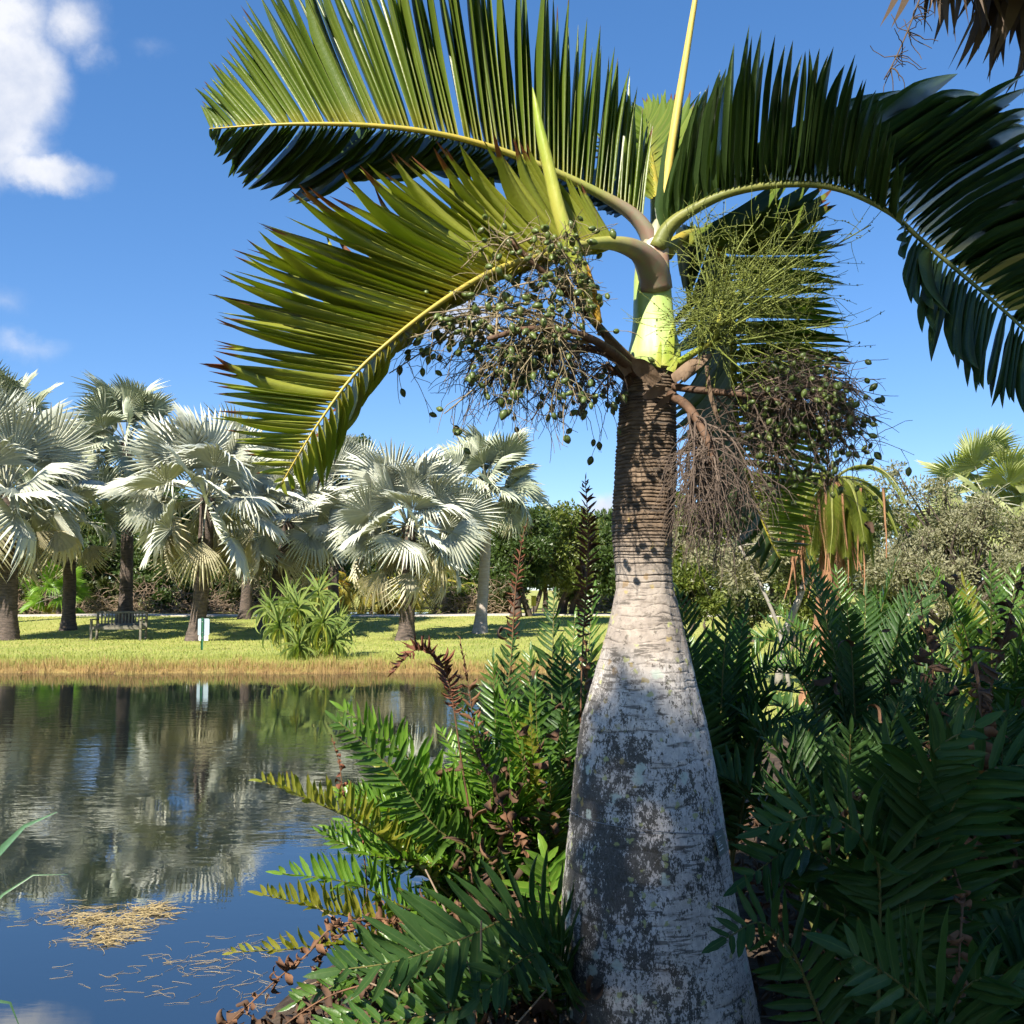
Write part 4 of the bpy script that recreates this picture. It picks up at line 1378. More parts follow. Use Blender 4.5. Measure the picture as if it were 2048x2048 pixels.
SP = 'silver fan palms along the far bank'
fan_palm('silver_palm', 'large silver fan palm at the far left edge', 14, (12, 930), 33.5, 3.2, 36, 1, FAN_SILVER, FAN_OLD, SP, MT['palm_bark'], .27, .24, oldn=5)
fan_palm('silver_palm', 'tall silver palm crown behind the leftmost palm, cut by the frame', -40, (5, 810), 40, 2.5, 26, 2, FAN_GREENISH, FAN_OLD, SP, MT['palm_bark'], .22, .2, oldn=3)
fan_palm('silver_palm', 'tall silver palm rising behind the bench', 235, (238, 835), 40.5, 2.5, 36, 3, FAN_GREENISH, FAN_OLD, SP, MT['palm_bark'], .24, .2, oldn=4)
fan_palm('silver_palm', 'big bright silver palm behind the sign', 368, (392, 940), 34, 3.0, 40, 4, FAN_SILVER, FAN_OLD, SP, MT['palm_bark'], .24, .22, oldn=7)
fan_palm('silver_palm', 'shaded silver palm behind the spiky screwpine', 500, (545, 985), 39, 2.6, 38, 5, FAN_SILVER, FAN_OLD, SP, MT['palm_bark'], .24, .22, oldn=5)
fan_palm('silver_palm', 'silver palm crown showing right of the hanging frond tip', 628, (622, 925), 44, 2.6, 28, 6, FAN_SILVER, FAN_OLD, SP, MT['palm_bark'], .22, .2, oldn=3)
fan_palm('silver_palm', 'round silver palm on a dark trunk, alone on the lawn', 765, (770, 992), 34, 2.65, 42, 7, FAN_SILVER, FAN_OLD, SP, MT['palm_bark'], .24, .21, oldn=7)
fan_palm('silver_palm', 'silver palm filling the gap between the two left palms', 128, (128, 985), 38, 2.4, 20, 9, FAN_GREENISH, FAN_OLD, SP, MT['palm_bark'], .22, .2, oldn=8)
fan_palm('silver_palm', 'silver palm half hidden behind the hanging frond tip', 462, (470, 930), 43, 2.5, 26, 10, FAN_SILVER, FAN_OLD, SP, MT['palm_bark'], .22, .2, oldn=5)
P7 = fan_palm('silver_palm', 'taller silver palm with a smooth pale trunk', 905, (918, 915), 37, 2.1, 38, 8, FAN_GREENISH, FAN_OLD, SP, MT['palm_bark_pale'], .19, .17, oldn=4)


# ------------------------------------------------------------------ bench, sign, marker
def build_bench():
    c = at(224, 1206, 34.2)
    c.z = gz1(c.x, c.y)
    rt = root('park_bench', c, 'weathered wooden slatted bench on the lawn', 'bench')
    W = 1.60
    x0, y0, z0 = c

    def p(name, cx, cy, cz, sx, sy, sz, tilt=0.0):
        mb = MB()
        boxv(mb, (x0 + cx, y0 + cy, z0 + cz), sx, sy, sz, bev=.006, M=Matrix.Rotation(tilt, 3, 'X'))
        part(rt, name, mb, MT['bench'], False)
    for s in (-1, 1):
        p('leg', s * (W / 2 - .04), -.26, .30, .07, .07, .62)
        p('leg', s * (W / 2 - .04), .24, .42, .07, .07, .88, -.06)
        p('armrest', s * (W / 2 - .04), -.03, .63, .075, .60, .035)
        p('side_rail', s * (W / 2 - .04), -.01, .36, .04, .46, .07)
    p('seat_rail', 0, -.27, .37, W - .14, .03, .09)
    p('back_rail', 0, .272, .84, W - .14, .04, .07)
    p('back_rail', 0, .235, .47, W - .14, .04, .06)
    for i in range(13):
        p('back_slat', -W / 2 + .17 + i * (W - .34) / 12, .252, .655, .045, .02, .315, -.06)
    for i in range(5):
        p('seat_slat', 0, -.20 + i * .095, .427, W - .10, .075, .02)


build_bench()


def build_sign():
    b = at(381, 1225, 28.9)
    b.z = gz1(b.x, b.y)
    rt = root('notice_sign', b, 'small pale sign seen from behind on a green post', 'sign')
    mb = MB()
    # U-channel post
    for dx, dy, w, d in ((0, .0, .045, .006), (-.024, -.012, .006, .028), (.024, -.012, .006, .028)):
        boxv(mb, (b.x + dx, b.y + dy, b.z + .40), w, d, .88, bev=.002)
    part(rt, 'post', mb, MT['sign_post'], False)
    for name, zc, w, h, m_, rr in (('panel', .60, .30, .44, 'sign_back', .035), ('lower_panel', .31, .25, .125, 'sign_white', .012)):
        mb = MB()
        pts = []
        for sx, sz in ((1, 1), (-1, 1), (-1, -1), (1, -1)):
            a0 = {(1, 1): 0, (-1, 1): 90, (-1, -1): 180, (1, -1): 270}[(sx, sz)]
            for k in range(5):
                a = math.radians(a0 + k * 22.5)
                pts.append((sx * (w / 2 - rr) + rr * math.cos(a), sz * (h / 2 - rr) + rr * math.sin(a)))
        n = len(pts)
        V = [(b.x + .03 + x, b.y + .010, b.z + zc + z) for x, z in pts] + [(b.x + .03 + x, b.y + .014, b.z + zc + z) for x, z in pts]
        T = [(0, i + 1, i) for i in range(1, n - 1)] + [(n, n + i, n + i + 1) for i in range(1, n - 1)]
        for i in range(n):
            j = (i + 1) % n
            T += [(i, j, n + j), (i, n + j, n + i)]
        mb.add(V, T, (0, .5, 0))
        pl = part(rt, name, mb, MT[m_], False)
    for zz in (.31, .45, .74):
        mb = MB(); tube(mb, [(b.x, b.y - .012, b.z + zz), (b.x, b.y - .003, b.z + zz)], .011, 8)
        part(rt, 'bolt', mb, MT['bolt'])
    # yellow marker by the far trees
    b = at(1007, 1180, 45); b.z = gz1(b.x, b.y)
    rt = root('marker_post', b, 'little yellow marker on a post below the dark trees', 'sign')
    mb = MB(); boxv(mb, (b.x, b.y, b.z + .35), .05, .05, .8, bev=.006); part(rt, 'post', mb, MT['bench'], False)
    mb = MB(); boxv(mb, (b.x, b.y - .035, b.z + .60), .20, .014, .42, bev=.004); part(rt, 'plate', mb, MT['post_yellow'], False)


build_sign()

# ------------------------------------------------------------------ screwpine on the bank
SWU = [blade(9, lambda t: min(1, .6 + t * 3) * (1 - t ** 2.4), bend=-.10, fold=1.1), blade(9, lambda t: min(1, .6 + t * 3) * (1 - t ** 2.2), bend=-.38, fold=1.1, curl=-1.4), blade(9, lambda t: min(1, .6 + t * 3) * (1 - t ** 2.6), bend=-.3, fold=1.2, curl=-1.9)]


def build_screwpine():
    b = at(575, 1243, 25.3); b.z = gz1(b.x, b.y)
    rt = root('screwpine', b, 'spiky green screwpine clump at the water edge', 'shrub')
    g = random.Random(21)
    for i, (dx, dy, Y, n, L) in enumerate(((562, 1149, 25.4, 46, 0.90), (525, 1182, 25.2, 44, 0.85), (610, 1176, 25.2, 46, 0.90), (564, 1222, 24.9, 48, 0.68), (602, 1118, 25.9, 36, 0.76), (632, 1212, 25.2, 40, 0.81), (545, 1135, 25.8, 34, 0.81), (510, 1150, 25.8, 30, 0.76), (585, 1196, 25.6, 36, 0.76), (640, 1180, 25.8, 30, 0.76))):
        c = at(dx, dy, Y)
        mb = MB()
        P, _ = spline([b + Vector((g.uniform(-.15, .15), g.uniform(-.1, .1), 0)), b.lerp(c, .5) + Vector((0, 0, -.06)), c], 10)
        tube(mb, P, np.linspace(.055, .035, 10), 7)
        st = part(rt, 'stem', mb, MT['screw_old'])
        mb = MB()
        ax = norm(np.array(tuple(c - b)) + np.array([0, -.25, .35]))
        n = int(n * 1.5)
        for k in range(n):
            f = k / n
            el = math.radians(80 - 135 * f + g.uniform(-10, 10))
            az = k * 2.4 + g.uniform(-.3, .3)
            d = np.array([math.cos(el) * math.cos(az), math.cos(el) * math.sin(az), math.sin(el)])
            d = norm(d + (ax - np.array([0, 0, 1])) * .35)
            u = SWU[0 if f < .22 else (1 if f < .6 else 2)]
            inst(mb, u, [frame34(np.array(tuple(c)) - ax * .12 * f, d, cross(d, (0, 0, 1)) + 1e-3, L * g.uniform(.5, 1.0), .018)], mi=1 if f > .78 and g.random() < .7 else 0)
        part(rt, 'leaf_rosette', mb, [MT['screw_leaf'], MT['screw_old']], False)


build_screwpine()


# ------------------------------------------------------------------ trees and shrubs of the background
def tree(name, label, cat, base, clumps, nleaf, size, material, trunk_r, seed, group=None, bark=None, aspect=.5, shell=.5, stems=None, squash=.9, nstem=1):
    """clumps: list of (x, y, z, r) crown clumps"""
    g = random.Random(seed); rng = np.random.default_rng(seed)
    rt = root(name, base, label, cat, group)
    C = np.array([c[:3] for c in clumps], float); Rr = np.array([c[3] for c in clumps], float)
    mb = MB()
    top = C.mean(0)
    starts = []
    for s in range(nstem):
        b = np.array(tuple(base)) + np.array([g.uniform(-.5, .5), g.uniform(-.3, .3), 0]) * (0 if nstem == 1 else 1)
        fork = b + (top - b) * g.uniform(.35, .55) + np.array([g.uniform(-.2, .2), g.uniform(-.2, .2), 0]) * (2 if nstem > 1 else 1)
        P, _ = spline([b - np.array([0, 0, .1]), b + (fork - b) * .5 + np.array([g.uniform(-.1, .1), 0, 0]), fork], 12)
        tube(mb, P, np.linspace(trunk_r * 1.25, trunk_r * .7, 12), 10)
        starts.append(fork)
    for c, r in zip(C, Rr):
        f = min(starts, key=lambda q: np.linalg.norm(q - c))
        P, _ = spline([f, f * .5 + c * .5 + np.array([g.uniform(-.2, .2), g.uniform(-.2, .2), .15 * r]), c], 8)
        tube(mb, P, np.linspace(trunk_r * .5, trunk_r * .10, 8), 5)
        for k in range(3):
            e = c + np.array([g.gauss(0, .5), g.gauss(0, .5), g.gauss(0, .5)]) * r
            P, _ = spline([c + (f - c) * .2, c * .6 + e * .4, e], 5)
            tube(mb, P, np.linspace(trunk_r * .16, trunk_r * .05, 5), 4)
    part(rt, 'trunk', mb, bark or MT['bark'])
    mb = MB()
    leafcards(mb, C, Rr, nleaf, size, rng, aspect=aspect, shell=shell, squash=squash)
    part(rt, 'crown', mb, material, False)
    return rt


def crown(cx, cy, cz, rx, ry, rz, n, seed, rmin=.28, rmax=.5):
    g = random.Random(seed)
    out = []
    for i in range(n):
        a = g.uniform(0, 6.283); u = g.uniform(-1, 1); s = math.sqrt(1 - u * u); k = g.uniform(.25, 1) ** .5
        r = g.uniform(rmin, rmax) * min(rx, rz)
        out.append((cx + rx * k * s * math.cos(a), cy + ry * k * s * math.sin(a), cz + rz * k * u, r))
    return out


def px(Y):
    return KD * Y / FPX


def bgtree(name, label, dx, dy, Y, rx, rz, nleaf, size, material, seed, base_dy=None, group=None, n=26, trunk_r=.14, nstem=1, aspect=.5, bark=None, cat='tree', rmin=.28, rmax=.5):
    c = at(dx, dy, Y)
    base = Vector((c.x, Y, gz1(c.x, Y)))
    k = px(Y)
    return tree(name, label, cat, base, crown(c.x, c.y, c.z, rx * k, rx * k * .8, rz * k, n, seed, rmin, rmax), nleaf, size, material, trunk_r, seed, group, bark, aspect, nstem=nstem)


bgtree('broadleaf_tree', 'leafy olive green tree between the pale palm and the foreground trunk', 1075, 1045, 46, 92, 88, 15000, .17, MT['tree_leaf'], 31, n=34, nstem=4, trunk_r=.11)
bgtree('broadleaf_tree', 'dark tree with many trunks just right of the pale palm', 985, 1040, 44, 60, 75, 9000, .16, MT['tree_leaf_deep'], 32, n=22, nstem=4, trunk_r=.12)
bgtree('broadleaf_tree', 'bushy dark treetop above the palms by the hanging frond', 652, 900, 58, 52, 95, 9000, .18, MT['tree_leaf_deep'], 33, n=24)
bgtree('broadleaf_tree', 'low dense tree right behind the swollen trunk', 1190, 1065, 44, 60, 80, 8000, .17, MT['tree_leaf_deep'], 34, n=20)
BT = 'broadleaf trees in the far wood'
for i, (dx, dy, rx, rz, Y, m_) in enumerate(((-120, 1010, 120, 120, 62, 'tree_leaf_dark'), (90, 1030, 110, 100, 60, 'tree_leaf_dark'), (300, 1020, 110, 105, 64, 'tree_leaf_dark'), (470, 1030, 110, 100, 60, 'tree_leaf_deep'), (840, 1060, 105, 60, 66, 'tree_leaf'), (1290, 1040, 120, 100, 58, 'tree_leaf'), (1450, 1010, 120, 110, 62, 'tree_leaf_dark'), (1660, 1030, 130, 100, 60, 'tree_leaf'), (1880, 1020, 130, 100, 58, 'tree_leaf_dark'), (2080, 1020, 130, 110, 60, 'tree_leaf'), (700, 1075, 90, 45, 68, 'tree_leaf'))):
    nm = ['dark tree in the far wood beyond the left frame edge', 'dark tree in the far wood behind the leftmost palms', 'dark tree in the far wood left of the sign', 'dark tree in the far wood above the screwpine', 'olive tree far behind between the two right silver palms', 'olive tree far behind right of the trunk neck', 'dark tree far behind the hanging broom', 'olive tree far behind the date palm', 'dark tree far behind the grey shrub', 'olive tree far behind at the right frame edge', 'low olive tree far behind the golden palms'][i]
    bgtree('wood_tree', nm, dx, dy, Y, rx, rz, 9000, .36, MT[m_], 40 + i, n=26, group=BT)

for i, (dx, dy, Y, rx, rz, m_, lb) in enumerate(((1310, 1120, 30, 60, 70, 'tree_leaf', 'olive shrub just right of the trunk waist'), (1420, 1110, 33, 75, 80, 'tree_leaf_dark', 'dark shrub under the hanging broom'), (1520, 1120, 28, 70, 75, 'tree_leaf', 'olive shrub left of the date palm'), (1630, 1125, 30, 80, 75, 'tree_leaf_dark', 'dark shrub below the date palm fronds'))):
    bgtree('garden_shrub', lb, dx, dy, Y, rx, rz, 8000, .12, MT[m_], 140 + i, n=26, trunk_r=.05, nstem=3, cat='shrub', group='shrubs between the right ferns and the far lawn')

for i, (dx, dy, Y, rx, rz, lb) in enumerate(((-90, 1040, 53, 90, 110, 'dense dark tree past the left frame edge'), (60, 1045, 52, 85, 105, 'dense dark tree behind the leftmost trunk'), (185, 1050, 53, 80, 100, 'dense dark tree left of the tall palm behind the bench'), (310, 1045, 52, 80, 105, 'dense dark tree between bench palm and sign palm'), (440, 1045, 53, 80, 105, 'dense dark tree right of the sign palm'), (560, 1050, 52, 75, 100, 'dense dark tree behind the screwpine palm'), (668, 1030, 60, 60, 90, 'dense dark tree left of the lone palm'), (1015, 1035, 52, 60, 75, 'dense dark tree right of the pale trunk'), (1130, 1040, 54, 70, 70, 'dense dark tree left of the swollen trunk'), (880, 1075, 60, 60, 65, 'dense dark tree left of the pale trunk, far back'), (950, 1060, 58, 55, 75, 'dense dark tree straight behind the pale trunk'))):
    bgtree('dense_tree', lb, dx, dy, Y, rx, rz, 9000, .24, MT['tree_leaf_deep'], 160 + i, n=34, trunk_r=.12, nstem=2, group='dense dark trees behind the silver palms', rmin=.35, rmax=.6)

# thicket shrubs along the path
TH = 'dry thicket shrubs beyond the path'
for i, (dx, Y, w, h, m_) in enumerate(((-60, 49, 70, 70, 'tree_leaf_dark'), (40, 49.5, 60, 60, 'tree_leaf_dark'), (140, 50, 60, 66, 'tree_leaf_dark'), (215, 49, 55, 55, 'tree_leaf_dark'), (300, 49, 60, 72, 'tree_leaf_deep'), (385, 49.5, 60, 66, 'tree_leaf_deep'), (460, 49, 60, 60, 'tree_leaf_dark'), (540, 50, 55, 60, 'tree_leaf_dark'), (600, 52, 45, 45, 'tree_leaf'), (860, 50, 40, 40, 'tree_leaf'), (930, 50, 48, 48, 'tree_leaf_dark'), (1120, 50, 60, 50, 'tree_leaf'), (1230, 50, 60, 50, 'tree_leaf'))):
    where = ['left of the frame edge', 'behind the leftmost trunk', 'left of the bench', 'directly behind the bench', 'between the bench and the sign', 'behind the sign', 'right of the sign', 'behind the screwpine', 'right of the screwpine, low', 'left of the pale trunk, low', 'behind the pale trunk', 'under the olive tree', 'behind the swollen trunk'][i]
    k = px(Y)
    b = Vector((at(dx, 1160, Y).x, Y, 0)); b.z = gz1(b.x, b.y)
    g = random.Random(60 + i)
    hh = h * k * 1.15
    cl = crown(b.x, b.y, b.z + hh * .55, w * k, .9, hh * .5, 18, 60 + i, .3, .55)
    rt = tree('thicket_shrub', 'tangled %s shrub %s' % ('dark' if m_ != 'tree_leaf' else 'olive', where), 'shrub', b, cl, 5200, .17, MT[m_], .05, 60 + i, TH, MT['bark'], nstem=3)
    mb = MB()
    for q in range(150):
        o = np.array([b.x + g.uniform(-1, 1) * w * k, b.y - g.uniform(.2, 1.3), b.z + abs(g.gauss(0, .5))])
        W = tendril(o, (g.gauss(0, 1), g.gauss(0, .3), g.gauss(.5, .6)), g.uniform(.4, 1.4), .12, .22, 6, g)
        tube(mb, W, np.linspace(.016, .006, 7), 3, rnd=g.random(), cap=False)
    tag(part(rt, 'dry_twigs', mb, MT['twig']), kind='stuff')


def feather_palm(name, label, hubp, base, n, L, leafm, ribm, seed, lo=-70, w=.03, ll=.34, bark=None, tr=.14, group=None, cat='palm', npin=34, hi=75):
    g = random.Random(seed)
    rt = root(name, base, label, cat, group)
    palm_trunk(rt, base, hubp, tr, tr * .9, bark or MT['palm_bark'], seed)
    un = blade(4, lambda t: min(1, .5 + t * 4) * (1 - t ** 2), bend=-.15, fold=1.0)
    for i in range(n):
        f = (i + .5) / n
        el = math.radians(hi + (lo - hi) * f + g.uniform(-8, 8)); az = i * 2.4 + seed
        d = np.array([math.cos(el) * math.cos(az), math.cos(el) * math.sin(az), math.sin(el)])
        P = tendril(tuple(hubp), d, L * g.uniform(.85, 1.1), .11, .02, 22, g)
        mb = MB()
        tube(mb, P, np.linspace(.024, .004, 23), 5, mi=1)
        tg = np.gradient(P, axis=0)
        Fs = []
        for k in range(npin):
            s = .16 + .84 * k / npin
            j = min(21, int(s * 22))
            o = P[j] + (P[j + 1] - P[j]) * ((s * 22) % 1)
            t = norm(tg[j]); sd = np.array([-math.sin(az), math.cos(az), 0.0]); sd = norm(sd - t * sd.dot(t))
            upv = cross(sd, t)
            for q in (-1, 1):
                dd = t * .60 + sd * q * .75 + upv * .15 + np.array([0, 0, -.12])
                ln = ll * math.sin(math.pi * min(1, .15 + s * .8)) ** .6 * g.uniform(.9, 1.1)
                Fs.append(frame34(o, dd, t, ln, w))
        inst(mb, un, Fs)
        part(rt, 'frond', mb, [leafm, ribm], False)
    return rt


# golden and orange feather palms behind the round silver palm
for i, (dx, dy, Y, L, m_, lb) in enumerate(((645, 1105, 50, 2.0, 'gold_leaf', 'golden feather palm right of the screwpine'), (620, 1100, 51, 1.5, 'orange_leaf', 'orange feather palm peeping over the screwpine'), (700, 1115, 53, 1.9, 'gold_leaf', 'golden feather palm left of the lone dark trunk'), (820, 1105, 51, 2.1, 'gold_leaf', 'golden feather palm right of the lone dark trunk'), (730, 1140, 49, 1.1, 'orange_leaf', 'small orange palm at the foot of the golden palms'), (860, 1120, 53, 1.6, 'date_leaf', 'green feather palm left of the pale trunk'), (775, 1120, 54, 1.8, 'gold_leaf', 'golden feather palm hidden behind the lone dark trunk'))):
    h = at(dx, dy, Y); b = Vector((h.x, Y, gz1(h.x, Y)))
    feather_palm('feather_palm', lb, h, b, 11, L, MT[m_], MT['rachis'], 80 + i, lo=-35, w=.05, ll=.45, tr=.07, group='golden and orange feather palms beyond the path', npin=20)

# date palm with a skirt of fibres, right of the hanging broom
h = at(1575, 905, 15.0)
b = Vector((h.x - .35, 15.0, gz1(h.x - .35, 15.0)))
dp = feather_palm('date_palm', 'yellow green date palm with drooping fronds right of the dark fruit', h, b, 26, 1.35, MT['date_leaf'], MT['rachis_green'], 91, lo=-70, w=.013, ll=.22, tr=.16, npin=56, bark=MT['date_fibre'], hi=45)
g = random.Random(92)
mb = MB()
for q in range(70):
    o = np.array(tuple(h)) + np.array([g.gauss(-.15, .22), g.gauss(0, .2), g.uniform(-.5, -.1)])
    W = tendril(o, (g.gauss(0, .12), g.gauss(0, .12), -1), g.uniform(.5, 1.3), .02, .05, 6, g)
    tube(mb, W, np.linspace(.02, .008, 7), 4, rnd=g.random(), cap=False)
tag(part(dp, 'hanging_fibres', mb, MT['date_fibre']), kind='stuff')

# grey leaved tree on the right
c = at(1810, 1030, 21)
k = px(21)
bb = Vector((c.x, 21, gz1(c.x, 21)))
cl = crown(c.x, c.y, c.z - .35, 160 * k, 1.6, 125 * k, 60, 95, .22, .38) + [tuple(at(x, y, 21)) + (r,) for x, y, r in ((1675, 905, .35), (1690, 960, .5), (1740, 930, .45), (1780, 925, .4), (1800, 985, .6), (1860, 990, .6), (1930, 1000, .6), (1690, 1060, .6), (1690, 885, .22))]
tree('grey_tree', 'broad grey olive tree filling the right background', 'tree', bb, cl, 26000, .075, MT['grey_leaf'], .10, 95, None, MT['bark'], aspect=.42, nstem=3, shell=.35)
fan_palm('fan_palm', 'pale green fan palm above the grey tree at right', 1865, (1862, 945), 27, 1.75, 26, 17, meshset(FANS, MT['green_fan']), meshset(FANS_OLD, MT['green_fan']), None, MT['palm_bark'], .16, .15, lo=-50, oldn=3)
fan_palm('fan_palm', 'pale green fan palm half cut by the right frame edge', 1975, (1960, 990), 27.5, 1.5, 20, 19, meshset(FANS, MT['green_fan']), meshset(FANS_OLD, MT['green_fan']), None, MT['palm_bark'], .16, .15, lo=-50, oldn=3)
fan_palm('low_fan_palm', 'low bright green fan palm under the leftmost silver palm', 108, (108, 1125), 47, 1.5, 18, 23, meshset(FANS, MT['bright_fan']), meshset(FANS_OLD, MT['gold_leaf']), None, MT['palm_bark'], .1, .1, lo=-40, oldn=3, cat='shrub')

# slanting pale trunks right of the foreground trunk
for i, (p0, p1, Y, r, lb) in enumerate((((1470, 1190), (1395, 1030), 17, .028, 'thin white trunk slanting up behind the right ferns'), ((1480, 1200), (1530, 1060), 18, .06, 'thicker pale trunk leaning right behind the ferns'))):
    a = at(*p0, Y); c2 = at(*p1, Y); a2 = Vector((a.x + .25 * (a.x - c2.x), Y, gz1(a.x, Y)))
    k = px(Y)
    cl = crown(c2.x, c2.y + .4, c2.z + .15, 1.3, .9, .7, 16, 97 + i, .3, .5)
    rt = root('slender_tree', a2, lb, 'tree')
    mb = MB(); P, _ = spline([a2, a, (a + c2) / 2 + Vector((.03, 0, .03)), c2], 16); tube(mb, P, np.linspace(r * 1.2, r * .8, 16), 9)
    for q in range(7):
        e = Vector(cl[q][:3]); P, _ = spline([c2, (c2 + e) / 2 + Vector((0, 0, .1)), e], 6); tube(mb, P, np.linspace(r * .5, r * .12, 6), 5)
    part(rt, 'trunk', mb, MT['bark_pale'])
    mb = MB(); leafcards(mb, [q[:3] for q in cl], [q[3] for q in cl], 4500, .085, np.random.default_rng(i + 3), aspect=.45)
    part(rt, 'crown', mb, MT['tree_leaf_dark'] if i else MT['grey_leaf'], False)

# ------------------------------------------------------------------ thatch palm at the top right corner
DEADU = [blade(9, lambda t: min(1, .25 + t * 2.2) * (1 - t ** 2.2), bend=-.06, fold=1.6, twist=.5, curl=-.1, seed=1), blade(9, lambda t: min(1, .25 + t * 2.2) * (1 - t ** 2.0), bend=.06, fold=1.8, twist=-.7, curl=.2, seed=2), blade(9, lambda t: min(1, .25 + t * 2) * (1 - t ** 1.8), bend=-.14, fold=1.4, twist=.9, curl=.4, seed=3)]


def build_thatch_palm():
    b = Vector((3.4, 5.3, 0)); b.z = gz1(b.x, b.y)
    hub = Vector((3.3, 5.2, 6.34))
    rt = root('thatch_palm', b, 'palm with a skirt of dead brown leaves in the top right corner', 'palm')
    palm_trunk(rt, b, hub, .17, .15, MT['palm_bark'], 33)
    g = random.Random(34)
    inv = rinv(rt)
    dm = []
    for v in range(4):
        mb = MB()
        for k in range(44):
            a = (k / 43 - .5) * 1.6 + g.gauss(0, .06)
            d = np.array([math.sin(a) * .55, .12 * g.gauss(0, 1), -1 + .10 * abs(a)])
            u = DEADU[g.randrange(3)]
            inst(mb, u, [frame34((math.sin(a) * .03, 0, 0), d, cross(d, (g.gauss(0, .3), 1, 0)), g.uniform(.6, 1.15), .019)])
        dm.append(mb.mesh('dead_fan_leaf', MT['fan_dead'], False))
    for i in range(36):
        az = i * 2.4
        rr = g.uniform(.55, 1.25)
        top = hub + Vector((math.cos(az) * rr, math.sin(az) * rr * .9, -.35 - .55 * rr * .6 - g.uniform(0, .35)))
        M = Matrix.Translation(top) @ Matrix.Rotation(az + math.pi / 2 + g.gauss(0, .4), 4, 'Z') @ Matrix.Rotation(g.gauss(.1, .12), 4, 'X') @ Matrix.Scale(g.uniform(.8, 1.05), 4)
        lf = link('dead_fan_leaf', dm[i % 4], rt, inv, M)
        mb = MB()
        P, _ = spline([hub + Vector((0, 0, -.2)), (hub + top) / 2 + Vector((0, 0, .18)), top], 8)
        tube(mb, P, np.linspace(.018, .010, 8), 5)
        pt_ = link('petiole', mb.mesh('petiole', MT['fan_dead']), lf, M.inverted())
    gm = meshset(FANS[:3], MT['green_fan'])
    for i in range(20):
        el = math.radians(80 - 75 * i / 20); az = i * 2.4 + 1
        d = np.array([math.cos(el) * math.cos(az), math.cos(el) * math.sin(az), math.sin(el)])
        e = np.array(tuple(hub)) + d * .9
        a = norm(d + np.array([0, 0, -.5]))
        B = frame34(e, a, cross(a, (0, 0, 1)), .8, .8)
        lf = link('fan_leaf', gm[i % 3], rt, inv, m4(B))
        mb = MB(); tube(mb, [np.array(tuple(hub)), e], .014, 5)
        link('petiole', mb.mesh('petiole', MT['green_fan']), lf, m4(B).inverted())
    # hanging seed stalk
    mb = MB()
    P, _ = spline([hub + Vector((-.3, -.1, -.2)), at(1790, -140, 5.0), at(1742, -20, 4.95), at(1716, 50, 4.95), at(1690, 110, 4.95), at(1668, 150, 4.95)], 40)
    tube(mb, P, np.linspace(.014, .003, 40), 5)
    for k in range(150):
        j = g.randrange(16, 39)
        W = tendril(P[j], (g.gauss(.35, .6), g.gauss(0, .5), g.gauss(-.2, .6)), g.uniform(.05, .16), .08, .35, 5, g)
        tube(mb, W, np.linspace(.0032, .002, 6), 3, cap=False)
    part(rt, 'seed_stalk', mb, MT['fan_dead'])


build_thatch_palm()


# ------------------------------------------------------------------ shade tree behind the viewer (its shade lies over the right half)
def build_shade_tree():
    cl = []
    g = random.Random(51)
    Yp = -3.0

    def shade(x, y, z, r):
        # a crown clump that shades the point (x, y, z)
        t = (y - (Yp + g.uniform(-1.0, 1.0))) / (-SUN.y)
        p = Vector((x, y, z)) + SUN * t
        cl.append((p.x, p.y, p.z, r))
    # clump places given as spots of shade in the plane of the swollen trunk
    for x in np.arange(1.5, 6.6, .6):                      # right frond, dark fruit, ferns behind
        for z in np.arange(-.3, 3.7, .6):
            shade(x + g.uniform(-.12, .12), 3.5, z + g.uniform(-.15, .15), .50)
    for z in (-.2, .12, .42, .68, .86):                    # foot of the swollen trunk
        for x in (.42, .68, .95, 1.2):
            shade(x + g.uniform(-.06, .06), 3.5, z + g.uniform(-.06, .06), .22)
    base = Vector((-1.0, -5.0, 0)); base.z = gz1(base.x, base.y)
    t = tree('shade_tree', 'broad shade tree standing behind the viewer', 'tree', base, cl, 19000, .15, MT['tree_leaf_deep'], .22, 51, nstem=1, shell=.3, squash=1.0)


build_shade_tree()

# ------------------------------------------------------------------ leather ferns
PIN_PROF = lambda t: min(1.0, .35 + t * 4.0) * (1 - max(0, (t - .50) / .50) ** 1.9) * (1 + .10 * math.sin(t * 17))
PINU = [blade(9, PIN_PROF, bend=b, fold=f_, twist=tw, wave=wv, waven=2.6, curl=cu, seed=i) for i, (b, f_, tw, wv, cu) in enumerate(((-.12, -.6, .3, .45, -.2), (-.22, -.8, -.5, .5, .3), (.10, -.5, .6, .6, -.5), (-.34, -.7, .2, .4, -.3), (-.16, -.4, -.8, .6, .5), (.0, -.9, .9, .5, -.9), (-.1, -.5, -.2, .3, 0)))]
CURLU = [blade(10, lambda t: (.5 + .5 * math.sin(3 * t)) * (1 - t ** 3), bend=-.5, fold=2.0, twist=1.5, curl=-3.4, wave=.5, waven=2, seed=1), blade(10, lambda t: (.6 + .4 * math.sin(4 * t)) * (1 - t ** 3), bend=.4, fold=2.2, twist=-2.2, curl=3.0, wave=.5, seed=2), blade(10, lambda t: .8 * (1 - t ** 2), bend=-.9, fold=1.8, twist=2.6, curl=-1.5, wave=.6, seed=3)]
STIFFU = [blade(7, lambda t: min(1, .4 + 2 * t) * (1 - t ** 2.5), bend=.1, fold=2.4, twist=.8, curl=.4, seed=4), blade(7, lambda t: min(1, .4 + 2 * t) * (1 - t ** 2.2), bend=-.2, fold=2.6, twist=-1.2, curl=-.9, seed=5)]
_pin_mesh = {}


